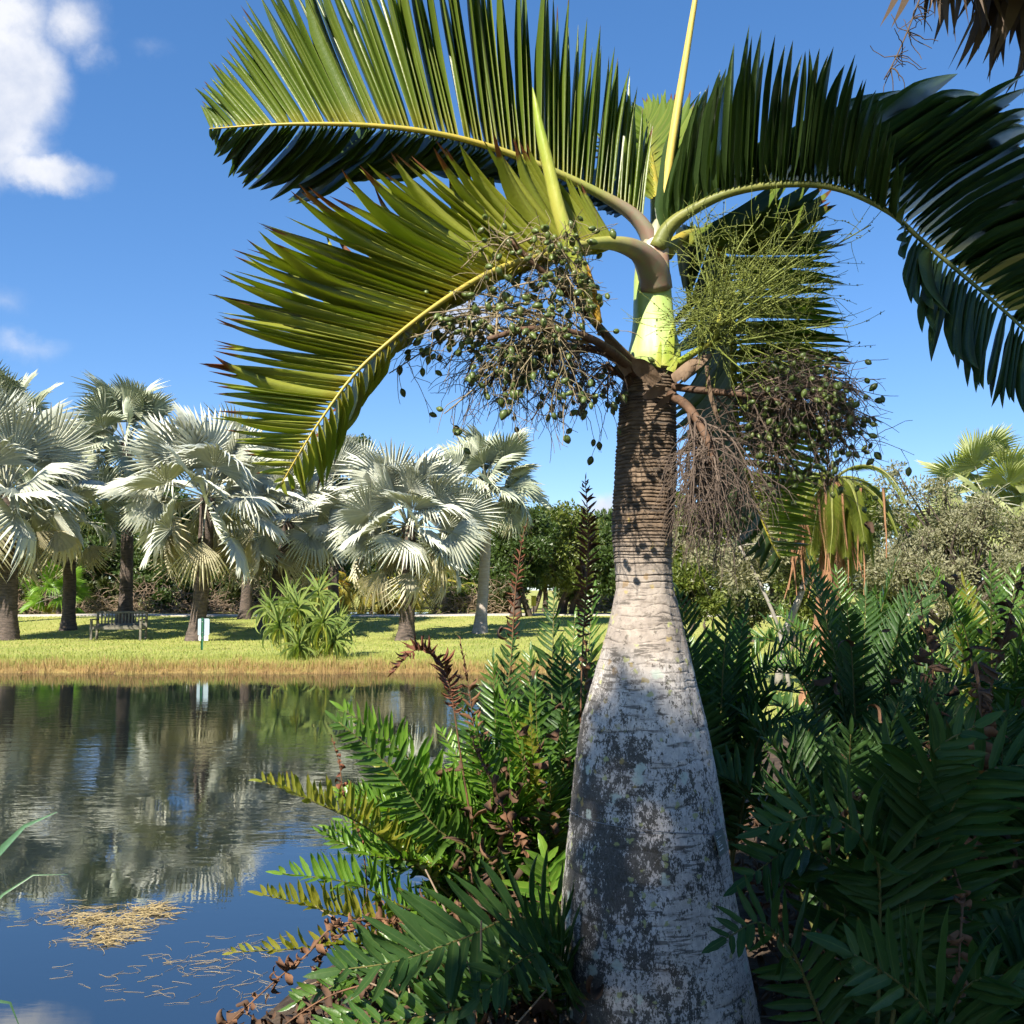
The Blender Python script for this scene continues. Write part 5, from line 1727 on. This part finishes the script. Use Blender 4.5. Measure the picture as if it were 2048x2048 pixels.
def pin_meshes(kind, mname):
    key = (kind, mname)
    if key not in _pin_mesh:
        un = {'pin': PINU, 'curl': CURLU, 'stiff': STIFFU}[kind]
        out = []
        for u in un:
            q = MB(); q.add(*u); out.append(q.mesh('pinna', MT[mname], True))
        _pin_mesh[key] = out
    return _pin_mesh[key]


def fern_frond(rt, P, mname, plen, pw, npair, objs, seed, kind='pin', s0=.28, lift=.35, stem=None, r0=.009, up=None, fwd=.42, name='frond', fine=True, mess=1.0):
    """P: points of the rib (world)"""
    g = random.Random(seed)
    if kind == 'pin' and fine:
        plen *= .76; pw *= .53; npair = int(npair * 1.6)
    elif kind == 'pin':
        pw *= .64; npair = int(npair * 1.4)
    S, L = spline(P, 44)
    mb = MB()
    tube(mb, S, np.linspace(r0, .0018, 44), 5, mi=0)
    tg = np.gradient(S, axis=0)
    un = {'pin': PINU, 'curl': CURLU, 'stiff': STIFFU}[kind]
    upv = np.array(up if up is not None else (0, 0, 1.0), float)
    Fs = []
    for i in range(npair):
        for q in (-1, 1):
            s = s0 + (1 - s0) * (i + .5 + .25 * q + g.uniform(-.15, .15)) / npair
            s = min(.995, max(0, s))
            j = min(42, int(s * 43)); o = S[j] + (S[j + 1] - S[j]) * ((s * 43) % 1)
            t = norm(tg[j])
            sd = cross(t, upv)
            if np.linalg.norm(sd) < .15: sd = cross(t, (.3, -1, .2))
            sd = norm(sd); nn = cross(sd, t)
            if nn.dot(upv) < 0: nn = -nn
            f = (s - s0) / (1 - s0)
            ln = plen * (.55 + 1.2 * f if f < .3 else .91 + .12 * math.sin(f * 3) if f < .62 else (1.0 - ((f - .62) / .38) ** 1.6 * .72)) * g.uniform(.88, 1.1)
            if not fine: mess = .5
            d = sd * q * .9 + t * (fwd + .5 * f + g.gauss(0, .10) * mess) + nn * (lift + g.gauss(0, .18) * mess) + np.array([g.gauss(0, .10), g.gauss(0, .10), g.gauss(0, .10)]) * mess
            side = t * q + nn * g.gauss(.0, .34) * mess
            if kind == 'pin' and g.random() < .04: continue
            if kind == 'curl':
                if g.random() < .25: continue
                ln *= g.uniform(.5, 1.5); d = d + np.array([g.gauss(0, .5), g.gauss(0, .5), g.gauss(-.3, .5)])
            Fs.append(frame34(o, d, side, ln, pw * g.uniform(.85, 1.15) * (1 if f < .7 else 1 - (f - .7) * 1.2)))
    # end leaflet
    Fs.append(frame34(S[-1], tg[-1], cross(tg[-1], upv), plen * .45, pw * .8))
    if objs:
        fr = part(rt, name, mb, stem or MT['fern_stem'])
        ms = pin_meshes(kind, mname)
        for F in Fs:
            link('pinna', ms[g.randrange(len(ms))], fr, None, m4(F))
    else:
        Fs = np.array(Fs)
        pick = np.array([g.randrange(len(un)) for _ in Fs])
        for k in range(len(un)):
            if (pick == k).any():
                inst(mb, un[k], Fs[pick == k], mi=1)
        fr = part(rt, name, mb, [stem or MT['fern_stem'], MT[mname]])
    return fr


def D(*pts):
    return [at(*p) for p in pts]


def build_left_ferns():
    # clump that leans out over the water, left of the trunk
    b = at(965, 1830, 4.5); b.z = gz1(b.x, b.y)
    rt = root('leather_fern', b, 'bright leather fern arching left over the water', 'fern')
    r = Vector((b.x, b.y, b.z + .05))
    fern_frond(rt, [r] + D((900, 1745, 4.5), (834, 1677, 4.4), (697, 1565, 4.2), (590, 1512, 4.1), (496, 1474, 4.05)), 'fern_yellow', .17, .036, 27, True, 1, s0=.36, up=(0, -.5, .8), lift=.85)
    fern_frond(rt, [r] + D((946, 1648, 4.4), (826, 1565, 4.25), (734, 1445, 4.2), (639, 1362, 4.15)), 'fern', .21, .038, 28, False, 2, s0=.30, up=(-.3, -.7, .5))
    fern_frond(rt, [r] + D((935, 1640, 4.7), (860, 1540, 4.6), (770, 1430, 4.55), (650, 1340, 4.5)), 'fern_bright', .22, .04, 26, False, 3, s0=.30, up=(-.3, -.6, .6))
    fern_frond(rt, [r] + D((855, 1735, 4.3), (768, 1714, 4.1), (668, 1668, 4.0), (535, 1648, 3.95)), 'fern_bright', .19, .042, 25, True, 4, s0=.22, up=(0, -.5, .8), lift=.5)
    fern_frond(rt, [r] + D((875, 1655, 4.4), (792, 1627, 4.3), (690, 1612, 4.2), (612, 1572, 4.2)), 'fern_bright', .18, .038, 24, False, 5, s0=.25, up=(0, -.4, .9), lift=.4)
    fern_frond(rt, [r] + D((800, 1772, 4.1), (709, 1743, 3.95), (601, 1714, 3.85), (498, 1688, 3.8)), 'fern_yellow', .17, .040, 25, True, 6, s0=.28, up=(0, -.5, .8), lift=.55)
    fern_frond(rt, [r] + D((790, 1800, 4.0), (668, 1782, 3.85), (560, 1790, 3.75), (440, 1797, 3.7)), 'fern_yellow', .11, .036, 18, False, 7, s0=.38, up=(0, -.3, .9), lift=.6)
    g = random.Random(70)
    for i in range(46):
        tx = g.uniform(620, 1010); ty = 1300 + (980 - tx) * .62 + g.uniform(-20, 190)
        Y = g.uniform(4.2, 5.2)
        mx = (tx + 985) / 2 + g.uniform(-10, 40)
        my = (ty + 1790) / 2 - g.uniform(20, 110)
        rr = r + Vector((g.uniform(-.12, .22), g.uniform(-.1, .5), 0))
        fern_frond(rt, [rr] + D((mx + 40, (my + 1790) / 2, 4.6), (mx, my, (Y + 4.6) / 2), (tx, ty, Y)), g.choice(('fern', 'fern', 'fern_bright', 'fern_bright', 'fern_bright', 'fern_yellow', 'fern_dark')), g.uniform(.15, .22), .038, 24, False, 100 + i, s0=.26, up=(g.uniform(-.4, .3), -.6, .7), lift=g.uniform(.1, .6))  # extra bright fronds stand in for sunlit highlights
    # upright clump hugging the trunk
    b = at(1035, 1830, 4.9); b.z = gz1(b.x, b.y)
    rt = root('leather_fern', b, 'tall upright dark fern clump just left of the trunk', 'fern')
    r = Vector((b.x, b.y, b.z + .05))
    tips = [(967, 1200, 5.0, 950, 1449), (930, 1250, 4.9, 945, 1480), (1000, 1235, 5.2, 1000, 1470), (1045, 1125, 5.4, 1040, 1400), (1085, 1165, 5.3, 1065, 1420), (1120, 1110, 5.6, 1095, 1400), (870, 1320, 4.9, 930, 1520), (1010, 1300, 4.6, 1020, 1540), (1075, 1320, 4.7, 1055, 1540), (905, 1390, 4.5, 965, 1560), (985, 1420, 4.4, 1000, 1600), (1040, 1460, 4.3, 1035, 1620), (1060, 1240, 5.0, 1060, 1480), (1115, 1230, 5.2, 1080, 1470)]
    for i, (x, y, Y, mx, my) in enumerate(tips):
        rr = r + Vector((g.uniform(-.15, .15), g.uniform(-.2, .3), 0))
        fern_frond(rt, [rr] + D(((mx + 1035) / 2, (my + 1800) / 2, 4.85), (mx, my, (Y + 4.8) / 2), (x, y, Y)), ('fern_dark', 'fern', 'fern')[i % 3], g.uniform(.17, .23), .034, 26, i < 3, 130 + i, s0=.26, up=(g.uniform(-.9, .3), -.7, .3), lift=.3)
    # dark broad fronds close to the viewer, shade put into their colour
    b = at(1080, 1960, 3.7); b.z = gz1(b.x, b.y)
    rt = root('leather_fern', b, 'dark broad leaved fern at the foot of the trunk on its left', 'fern')
    r = Vector((b.x, b.y, b.z + .08))
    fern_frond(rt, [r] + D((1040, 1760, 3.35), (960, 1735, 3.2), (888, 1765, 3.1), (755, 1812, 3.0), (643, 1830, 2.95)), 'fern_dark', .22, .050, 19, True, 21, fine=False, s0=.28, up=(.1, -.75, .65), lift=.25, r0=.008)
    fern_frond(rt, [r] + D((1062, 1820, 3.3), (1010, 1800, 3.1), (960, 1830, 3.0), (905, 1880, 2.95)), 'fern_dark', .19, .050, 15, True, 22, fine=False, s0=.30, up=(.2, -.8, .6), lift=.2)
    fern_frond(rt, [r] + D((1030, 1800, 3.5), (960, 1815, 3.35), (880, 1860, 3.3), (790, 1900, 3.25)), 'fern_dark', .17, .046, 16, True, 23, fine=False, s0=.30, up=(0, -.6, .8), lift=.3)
    fern_frond(rt, [r] + D((1060, 1730, 3.6), (1040, 1680, 3.6), (1030, 1620, 3.6)), 'fern_bright', .20, .055, 8, True, 24, fine=False, s0=.45, up=(.3, -.9, .3), lift=.2)
    for q, pts in enumerate((((1000, 1800, 3.6), (900, 1790, 3.55), (790, 1810, 3.5), (680, 1870, 3.45)), ((980, 1850, 3.6), (880, 1850, 3.55), (760, 1880, 3.5), (600, 1950, 3.45)), ((960, 1840, 3.8), (840, 1815, 3.75), (700, 1835, 3.7), (560, 1890, 3.65)), ((1000, 1880, 3.4), (930, 1880, 3.3), (850, 1920, 3.2), (780, 1990, 3.15)))):
        fern_frond(rt, [r] + D(*pts), ('fern_dark', 'fern', 'fern', 'fern_dark')[q], .20, .042, 24, False, 50 + q, s0=.22, up=(0, -.5, .8), lift=.4)
    fern_frond(rt, [r] + D((1000, 1860, 3.3), (880, 1900, 3.1), (760, 1925, 3.0), (640, 1940, 2.95)), 'fern', .15, .042, 16, True, 25, fine=False, s0=.30, up=(0, -.5, .8), lift=.35)


build_left_ferns()


def build_dead_fronds():
    g = random.Random(77)

    def dead(label, pts, kind, mname, plen, pw, n, seed, objs=False, s0=.2, r0=.007, cat='dead frond', base=None):
        P = D(*pts)
        b = Vector((P[0].x, P[0].y, gz1(P[0].x, P[0].y)))
        rt = root('dead_frond', b, label, cat)
        fern_frond(rt, [b] + P if base is None else P, mname, plen, pw, n, objs, seed, kind=kind, s0=s0, stem=MT['dead_stem'], r0=r0, lift=.2, name='rib')
    dead('brown withered frond bent over like a hook above the water', ((900, 1650, 4.4), (867, 1411, 4.3), (848, 1290, 4.25), (826, 1241, 4.2), (795, 1222, 4.15), (765, 1240, 4.1), (742, 1268, 4.1)), 'stiff', 'fern_red', .075, .013, 34, 201, True, s0=.70)
    dead('brown frond with curled pinnae and a coiled head left of the trunk', ((1000, 1650, 4.0), (965, 1560, 3.95), (925, 1470, 3.9), (897, 1415, 3.88), (893, 1395, 3.86), (903, 1388, 3.85)), 'curl', 'fern_dead', .055, .030, 15, 202, True, s0=.35)
    dead('thin brown withered tip rising over the water', ((690, 1640, 4.3), (650, 1500, 4.3), (640, 1440, 4.3), (625, 1388, 4.3)), 'curl', 'fern_red', .03, .018, 20, 203, False, s0=.6, r0=.004)
    dead('tall rusty fertile frond standing against the sky left of the trunk', ((1095, 1450, 4.8), (1098, 1250, 4.8), (1108, 1080, 4.8), (1110, 1000, 4.8), (1104, 905, 4.8)), 'stiff', 'fern_red', .075, .012, 34, 204, True, s0=.66)
    dead('rusty fertile frond in front of the pale trunk palm', ((955, 1500, 5.0), (965, 1250, 5.0), (972, 1120, 5.0), (985, 1020, 5.0), (995, 985, 5.0)), 'stiff', 'fern_red', .05, .011, 28, 205, False, s0=.6)
    dead('small orange brown shoot left of the pale trunk', ((905, 1500, 4.6), (890, 1340, 4.6), (880, 1270, 4.6), (868, 1208, 4.6)), 'stiff', 'fern_dead', .06, .016, 20, 206, False, s0=.55, r0=.004)
    dead('crumpled brown frond beside the narrow waist of the trunk', ((1105, 1500, 4.5), (1112, 1380, 4.5), (1108, 1290, 4.5), (1105, 1200, 4.5)), 'curl', 'fern_dead', .09, .03, 22, 207, False, s0=.4)
    dead('brown tangled frond trailing over the water at the bottom', ((760, 1760, 3.7), (640, 1745, 3.6), (580, 1800, 3.55), (520, 1850, 3.5), (430, 1932, 3.45)), 'curl', 'fern_dead', .07, .024, 34, 208, False, s0=.25)
    dead('second brown frond trailing along the bottom edge', ((880, 1850, 3.5), (740, 1850, 3.4), (620, 1880, 3.35), (500, 1960, 3.3)), 'curl', 'litter', .07, .022, 30, 209, False, s0=.25)
    dead('long curled dead stem hooping above the brown leaves', ((800, 1790, 3.9), (760, 1740, 3.85), (660, 1755, 3.8), (610, 1800, 3.8), (600, 1850, 3.8), (640, 1840, 3.8), (655, 1805, 3.8)), 'curl', 'fern_dead', .05, .02, 22, 210, False, s0=.3)
    # right side
    dead('dead frond hanging down by the right frame edge', ((1840, 1250, 3.6), (1850, 1330, 3.5), (1842, 1420, 3.45), (1838, 1480, 3.4)), 'curl', 'fern_dead', .10, .03, 22, 211, False, s0=.2, base=1)
    dead('pale curled dead fern tip arching in the shade', ((1560, 1640, 3.6), (1640, 1480, 3.5), (1700, 1440, 3.45), (1760, 1425, 3.4), (1800, 1450, 3.4)), 'curl', 'fern_dead', .06, .022, 18, 212, False, s0=.5)
    dead('brown dangling frond low at the right', ((1800, 1640, 2.9), (1815, 1700, 2.85), (1810, 1800, 2.8), (1805, 1932, 2.8)), 'curl', 'fern_dead', .075, .022, 22, 213, False, s0=.1, base=1, r0=.004)
    dead('dark withered frond standing among the right ferns', ((1755, 1400, 4.2), (1760, 1250, 4.2), (1740, 1160, 4.2), (1738, 1120, 4.2)), 'curl', 'litter', .10, .03, 22, 214, False, s0=.5)
    dead('tall dark withered frond at the right frame edge', ((1840, 1500, 3.8), (1870, 1300, 3.8), (1900, 1180, 3.8), (1930, 1080, 3.8)), 'curl', 'litter', .12, .03, 30, 215, False, s0=.35)


build_dead_fronds()


def build_right_ferns():
    g = random.Random(88)
    LB = ['dark fern clump right beside the trunk waist', 'tall fern clump below the hanging broom', 'fern clump with a yellowish upright frond', 'tall fern clump under the date palm', 'fern clump in front of the grey tree', 'tall fern clump at the right frame edge', 'deeply shaded fern right of the trunk', 'shaded fern with broad dark fronds in the right middle', 'shaded fern with a high arching frond near the right edge', 'bright edged fern at the right frame edge, low', 'low dark fern between the trunk and the bottom edge', 'far fern clump filling the gap beyond the trunk', 'background fern clump behind the right middle', 'background fern clump far right']
    # (root x, y, height, spread, number, how far from viewer decides detail)
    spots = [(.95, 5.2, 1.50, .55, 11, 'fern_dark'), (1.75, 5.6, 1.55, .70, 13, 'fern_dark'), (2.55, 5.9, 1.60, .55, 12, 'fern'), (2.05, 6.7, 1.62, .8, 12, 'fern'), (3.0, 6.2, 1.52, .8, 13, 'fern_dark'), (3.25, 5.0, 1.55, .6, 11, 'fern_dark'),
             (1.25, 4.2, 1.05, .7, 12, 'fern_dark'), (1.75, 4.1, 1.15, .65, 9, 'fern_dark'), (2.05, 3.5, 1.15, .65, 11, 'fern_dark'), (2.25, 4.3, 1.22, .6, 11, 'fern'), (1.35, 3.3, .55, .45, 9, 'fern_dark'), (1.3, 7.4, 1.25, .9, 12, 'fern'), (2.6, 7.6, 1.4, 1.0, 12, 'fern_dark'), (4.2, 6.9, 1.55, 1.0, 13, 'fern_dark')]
    for i, (x, y, h, sp, n, m_) in enumerate(spots):
        b = Vector((x, y, gz1(x, y)))
        rt = root('leather_fern', b, LB[i], 'fern', None)
        near = i in (6, 7, 8, 9, 10, 0)
        made = 0
        for k in range(n):
            az = k * 2.4 + i; f = (k + .5) / n
            rad = sp * (.25 + .95 * f) * g.uniform(.8, 1.15)
            tz = h * (1.04 - .45 * f * f) * g.uniform(.9, 1.06)
            tip = b + Vector((math.cos(az) * rad, math.sin(az) * rad, tz))
            top = b + Vector((math.cos(az) * rad * .55, math.sin(az) * rad * .55, tz * (.72 + .22 * f)))
            st = b + Vector((math.cos(az) * .08, math.sin(az) * .08, .03))
            q = b + Vector((math.cos(az) * rad * .22, math.sin(az) * rad * .22, tz * .38))
            if f > .6: tip.z -= tz * .16 * (f - .4)
            mm = m_ if g.random() < .8 else g.choice(('fern', 'fern_bright', 'fern_dark'))
            if i == 2 and k == 0: mm = 'fern_yellow'
            ob = near and made < 3 and math.sin(az) < .35
            made += ob
            fern_frond(rt, [st, q, top, tip], mm, g.uniform(.20, .27) * (1 if y > 3.6 else .85), g.uniform(.036, .046), 22, ob, 300 + i * 20 + k, mess=.5, s0=.26, lift=g.uniform(.05, .35), up=(math.cos(az) * -.3, math.sin(az) * -.3 - .35, .85))
    # the shaded fronds nearest the viewer
    b = at(1640, 1990, 3.0); b.z = gz1(b.x, b.y)
    rt = root('leather_fern', b, 'dark fern with an upright frond in the right middle ground', 'fern')
    r = Vector((b.x, b.y, b.z))
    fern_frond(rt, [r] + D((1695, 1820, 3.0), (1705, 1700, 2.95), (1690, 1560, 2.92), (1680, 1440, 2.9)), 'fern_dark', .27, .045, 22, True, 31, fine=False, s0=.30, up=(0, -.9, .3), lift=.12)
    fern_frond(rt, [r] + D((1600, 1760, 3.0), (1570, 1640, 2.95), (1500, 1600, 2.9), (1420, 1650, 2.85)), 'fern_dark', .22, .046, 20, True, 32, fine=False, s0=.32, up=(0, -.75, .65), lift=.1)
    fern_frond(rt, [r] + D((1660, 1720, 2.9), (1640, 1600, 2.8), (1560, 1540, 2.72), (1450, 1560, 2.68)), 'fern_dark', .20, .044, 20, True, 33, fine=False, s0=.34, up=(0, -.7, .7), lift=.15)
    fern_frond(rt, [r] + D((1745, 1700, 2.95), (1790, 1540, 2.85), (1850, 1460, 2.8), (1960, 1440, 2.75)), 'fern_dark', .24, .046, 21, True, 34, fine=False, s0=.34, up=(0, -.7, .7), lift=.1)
    fern_frond(rt, [r] + D((1720, 1640, 2.9), (1735, 1480, 2.85), (1770, 1410, 2.8), (1840, 1370, 2.78)), 'fern_dark', .19, .05, 16, True, 35, fine=False, s0=.45, up=(-.2, -.85, .5), lift=.1)
    fern_frond(rt, [r] + D((1520, 1850, 2.9), (1470, 1770, 2.8), (1430, 1740, 2.75), (1370, 1770, 2.7)), 'fern_dark', .17, .042, 17, True, 36, fine=False, s0=.3, up=(0, -.8, .6), lift=.1)
    b = at(1760, 2060, 2.6); b.z = gz1(b.x, b.y)
    rt = root('leather_fern', b, 'big pinnae of a green fern frond at the bottom right', 'fern')
    r = Vector((b.x, b.y, b.z))
    fern_frond(rt, [r] + D((1780, 1990, 2.45), (1740, 1900, 2.35), (1690, 1850, 2.3), (1610, 1800, 2.27)), 'fern_dark', .25, .054, 15, True, 41, fine=False, s0=.22, up=(.1, -.85, .5), lift=.08, fwd=.6)
    fern_frond(rt, [r] + D((1800, 1980, 2.5), (1800, 1900, 2.45), (1840, 1850, 2.4), (1900, 1840, 2.4)), 'fern_dark', .18, .042, 16, True, 42, fine=False, s0=.3, up=(0, -.8, .6), lift=.15)


build_right_ferns()

# ------------------------------------------------------------------ strap leaves at the left frame edge
def build_strap():
    b = Vector((-1.35, 1.55, 0)); b.z = gz1(b.x, b.y)
    rt = root('strap_leaf_plant', b, 'green strap leaves poking in at the left frame edge', 'plant')
    un = blade(14, lambda t: (.55 + .45 * min(1, t * 2.5)) * (1 - t ** 2.2), bend=0, fold=1.2)
    g = random.Random(15)
    for i, (tip, mid, w) in enumerate((((108, 1532, 1.55), (-5, 1612, 1.55), .046), ((128, 1650, 1.62), (-5, 1698, 1.6), .016), ((40, 1945, 1.5), (-40, 1890, 1.48), .028), ((-60, 1500, 1.6), (-150, 1650, 1.6), .03), ((-200, 1400, 1.7), (-220, 1600, 1.65), .03))):
        m_ = at(*mid); t_ = at(*tip)
        S, L = spline([b + Vector((g.uniform(-.05, .05), g.uniform(-.05, .05), 0)), b.lerp(m_, .6) + Vector((0, 0, .12)), m_, t_], 30)
        mb = MB()
        V = []; A = []; T = []
        tg = np.gradient(S, axis=0)
        for k in range(30):
            t = k / 29
            ww = w * .5 * (.7 + .3 * min(1, t * 3)) * max(.02, 1 - max(0, (t - .55) / .45) ** 1.6)
            sd = norm(cross(norm(tg[k]), (0.15, -1.0, .35)))
            nn = cross(sd, norm(tg[k]))
            for q in (-1, 0, 1):
                V.append(S[k] + sd * q * ww + nn * abs(q) * ww * .35); A.append((t, .3 + .1 * i, abs(q)))
        for k in range(29):
            for q in (0, 1):
                a = k * 3 + q
                T += [(a, a + 1, a + 4), (a, a + 4, a + 3)]
        mb.add(V, T, A)
        part(rt, 'strap_leaf', mb, MT['strap'])


build_strap()


# ------------------------------------------------------------------ what nobody could count: reeds, turf, litter, straw
def blades_np(mb, B, Dv, L, W, lean, mi=0):
    n = len(B)
    ph = NR.random(n) * 6.283
    sd = np.stack([np.cos(ph), np.sin(ph), np.zeros(n)], 1)
    ln = np.stack([np.cos(lean[1]), np.sin(lean[1]), np.zeros(n)], 1) * lean[0][:, None]
    m = B + (Dv * .55 + ln * .25) * L[:, None]
    e = B + (Dv * .95 + ln) * L[:, None]
    w = (sd * W[:, None]) * .5
    V = np.stack([B - w, B + w, m - w * .7, m + w * .7, e], 1).reshape(-1, 3)
    k = np.arange(n)[:, None] * 5
    T = np.concatenate([k + np.array([[0, 1, 3]]), k + np.array([[0, 3, 2]]), k + np.array([[2, 3, 4]])])
    A = np.zeros((n, 5, 3)); A[:, :, 1] = NR.random(n)[:, None]; A[:, 2:4, 0] = .55; A[:, 4, 0] = 1; A[:, :, 2] = .6
    mb.add(V, T, A.reshape(-1, 3), mi)


def along_bank(n, x0, x1, d0, d1):
    X = NR.uniform(x0, x1, n)
    # far shoreline y at x
    fx = POND[12:, 0][::-1]; fy = POND[12:, 1][::-1]
    Y = np.interp(X, fx, fy) + NR.uniform(d0, d1, n)
    return X, Y


def build_stuff():
    # tan reeds in the shallow margin and greener grass above them
    mb = MB()
    X, Y = along_bank(11000, -20, 3.2, -.25, .60)
    Z = np.maximum(gz(X, Y), WATER - .12)
    n = len(X)
    cl = np.clip(.55 + .45 * np.sin(X * 2.1) * np.sin(X * .7 + 1) + .35 * np.sin(X * 6.3 + 2), .05, 1.3)
    blades_np(mb, np.stack([X, Y, Z], 1), np.tile((0, 0, 1.0), (n, 1)), NR.uniform(.08, .27, n) * (.6 + .6 * cl), NR.uniform(.006, .013, n), (NR.uniform(0, .55, n), NR.random(n) * 6.28))
    tag(link('reed_margin', mb.mesh('reed_margin', MT['reed'], False)), 'tan reeds and dry grass along the far water edge', 'reeds', kind='stuff')
    mb = MB()
    X, Y = along_bank(14000, -20, 3.4, .2, 1.5)
    n = len(X)
    blades_np(mb, np.stack([X, Y, gz(X, Y)], 1), np.tile((0, 0, 1.0), (n, 1)), NR.uniform(.04, .17, n), NR.uniform(.006, .011, n), (NR.uniform(0, .5, n), NR.random(n) * 6.28))
    tag(link('bank_grass', mb.mesh('bank_grass', MT['reed_green'], False)), 'long yellow green grass on the far bank', 'grass', kind='stuff')
    mb = MB()
    n = 60000
    X = NR.uniform(-22, 24, n); Y = 24.5 + 20 * NR.random(n) ** 1.2
    ok = pond_sd(X, Y) > .9
    X = X[ok]; Y = Y[ok]; n = len(X)
    blades_np(mb, np.stack([X, Y, gz(X, Y) - .005], 1), np.tile((0, 0, 1.0), (n, 1)), NR.uniform(.03, .075, n), NR.uniform(.012, .03, n), (NR.uniform(.1, .8, n), NR.random(n) * 6.28))
    # nearer lawn seen through the ferns
    m = 30000
    X = NR.uniform(2, 14, m); Y = NR.uniform(12, 25, m)
    ok = pond_sd(X, Y) > .6
    X = X[ok]; Y = Y[ok]; m = len(X)
    blades_np(mb, np.stack([X, Y, gz(X, Y) - .005], 1), np.tile((0, 0, 1.0), (m, 1)), NR.uniform(.03, .07, m), NR.uniform(.008, .018, m), (NR.uniform(.1, .8, m), NR.random(m) * 6.28))
    tag(link('lawn_grass', mb.mesh('lawn_grass', MT['turf'], False)), 'short sunlit lawn grass across the pond', 'grass', kind='stuff')
    # curled dead leaves under the ferns
    mb = MB()
    g = random.Random(19)
    Fs = []; cnt = 0
    zones = [(-.55, .35, 3.2, 4.4, 1700, .30), (.9, 3.0, 2.3, 4.2, 2600, .25), (1.7, 3.0, 2.5, 3.6, 1200, .55), (-.25, .45, 4.1, 5.0, 380, 1.0), (-1.1, -.25, 2.9, 4.4, 600, .10), (1.2, 3.2, 3.6, 5.5, 500, 1.2), (.2, 4.5, 4.2, 7.5, 2200, .2)]
    for x0, x1, y0, y1, n, hh in zones:
        XX = NR.uniform(x0, x1, n); YY = NR.uniform(y0, y1, n)
        SD = pond_sd(XX, YY); ZZ = gz(XX, YY)
        cx, r = stem_at(.3)
        for x, y, sd0, z0 in zip(XX, YY, SD, ZZ):
            if math.hypot(x - cx, y - 3.5) < r + .02 or sd0 < -.15: continue
            z = z0 + abs(g.gauss(0, hh * .5)) + .01
            d = (g.gauss(0, 1), g.gauss(0, 1), g.gauss(0, .6) - .2)
            Fs.append(frame34((x, y, z), d, (g.gauss(0, 1), g.gauss(0, 1), g.gauss(0, 1)), g.uniform(.05, .15), g.uniform(.018, .04)))
    Fs = np.array(Fs)
    pick = NR.integers(0, 3, len(Fs))
    for k in range(3):
        inst(mb, CURLU[k], Fs[pick == k])
    tag(link('leaf_litter', mb.mesh('leaf_litter', MT['litter'])), 'curled brown dead leaves heaped under the ferns', 'leaf litter', kind='stuff')
    # dead stems leaning in the litter
    mb = MB()
    for q in range(230):
        x = g.choice((g.uniform(-.45, .3), g.uniform(-.35, .3), g.uniform(.95, 3.2))); y = g.uniform(2.6, 4.6)
        cx, r = stem_at(.3)
        if math.hypot(x - cx, y - 3.5) < r + .12: continue
        if float(pond_sd(np.array([x]), np.array([y]))[0]) < 0: continue
        W = tendril((x, y, gz1(x, y)), (g.gauss(0, .6), g.gauss(0, .6), g.uniform(.3, 1)), g.uniform(.25, .8), .10, .08, 8, g)
        tube(mb, W, np.linspace(.006, .003, 9), 4, rnd=g.random(), cap=False)
    tag(link('dead_stems', mb.mesh('dead_stems', MT['twig'])), 'thin dead fern stems among the leaf litter', 'stems', kind='stuff')
    # straw floating on the pond
    mb = MB()

    def strands(pts, n, L, spread, zup, rad):
        for q in range(n):
            dx, dy, sx, sy = g.choice(pts)
            dx += g.gauss(0, sx); dy += g.gauss(0, sy)
            Y = (EYE - WATER) / max(.02, ((dy * KD - 1024) / FPX * math.cos(PITCH) - math.sin(PITCH)) / (math.cos(PITCH) + (dy * KD - 1024) / FPX * math.sin(PITCH)))
            p = at(dx, dy, Y)
            a = g.uniform(0, 6.28) if g.random() < .4 else g.gauss(.35, .5)
            W = [np.array([p.x, p.y, WATER + g.uniform(.001, zup)])]
            for j in range(4):
                a += g.gauss(0, .45)
                W.append(W[-1] + np.array([math.cos(a), math.sin(a), 0]) * L * g.uniform(.6, 1.3) / 4 + np.array([0, 0, g.gauss(0, zup * .25)]))
                W[-1][2] = max(WATER + .001, W[-1][2])
            tube(mb, np.array(W), np.linspace(rad, rad * .6, 5), 3, rnd=g.random(), cap=False)
    strands([(275, 1722, 22, 7), (235, 1738, 20, 8), (190, 1745, 28, 10), (200, 1772, 18, 7), (160, 1735, 26, 8), (290, 1718, 16, 6)], 330, .10, .1, .016, .0022)
    strands([(210, 1745, 60, 18), (120, 1730, 40, 10), (180, 1775, 40, 8)], 120, .13, .1, .004, .0012)
    strands([(400, 1800, 40, 14), (470, 1830, 50, 16), (420, 1870, 60, 18), (330, 1820, 40, 16), (470, 1790, 30, 8), (230, 1850, 50, 20), (480, 1880, 40, 20)], 130, .11, .1, .003, .0009)
    tag(link('floating_straw', mb.mesh('floating_straw', MT['straw'])), 'floating mat of pale straw on the near water', 'straw', kind='stuff')


build_stuff()
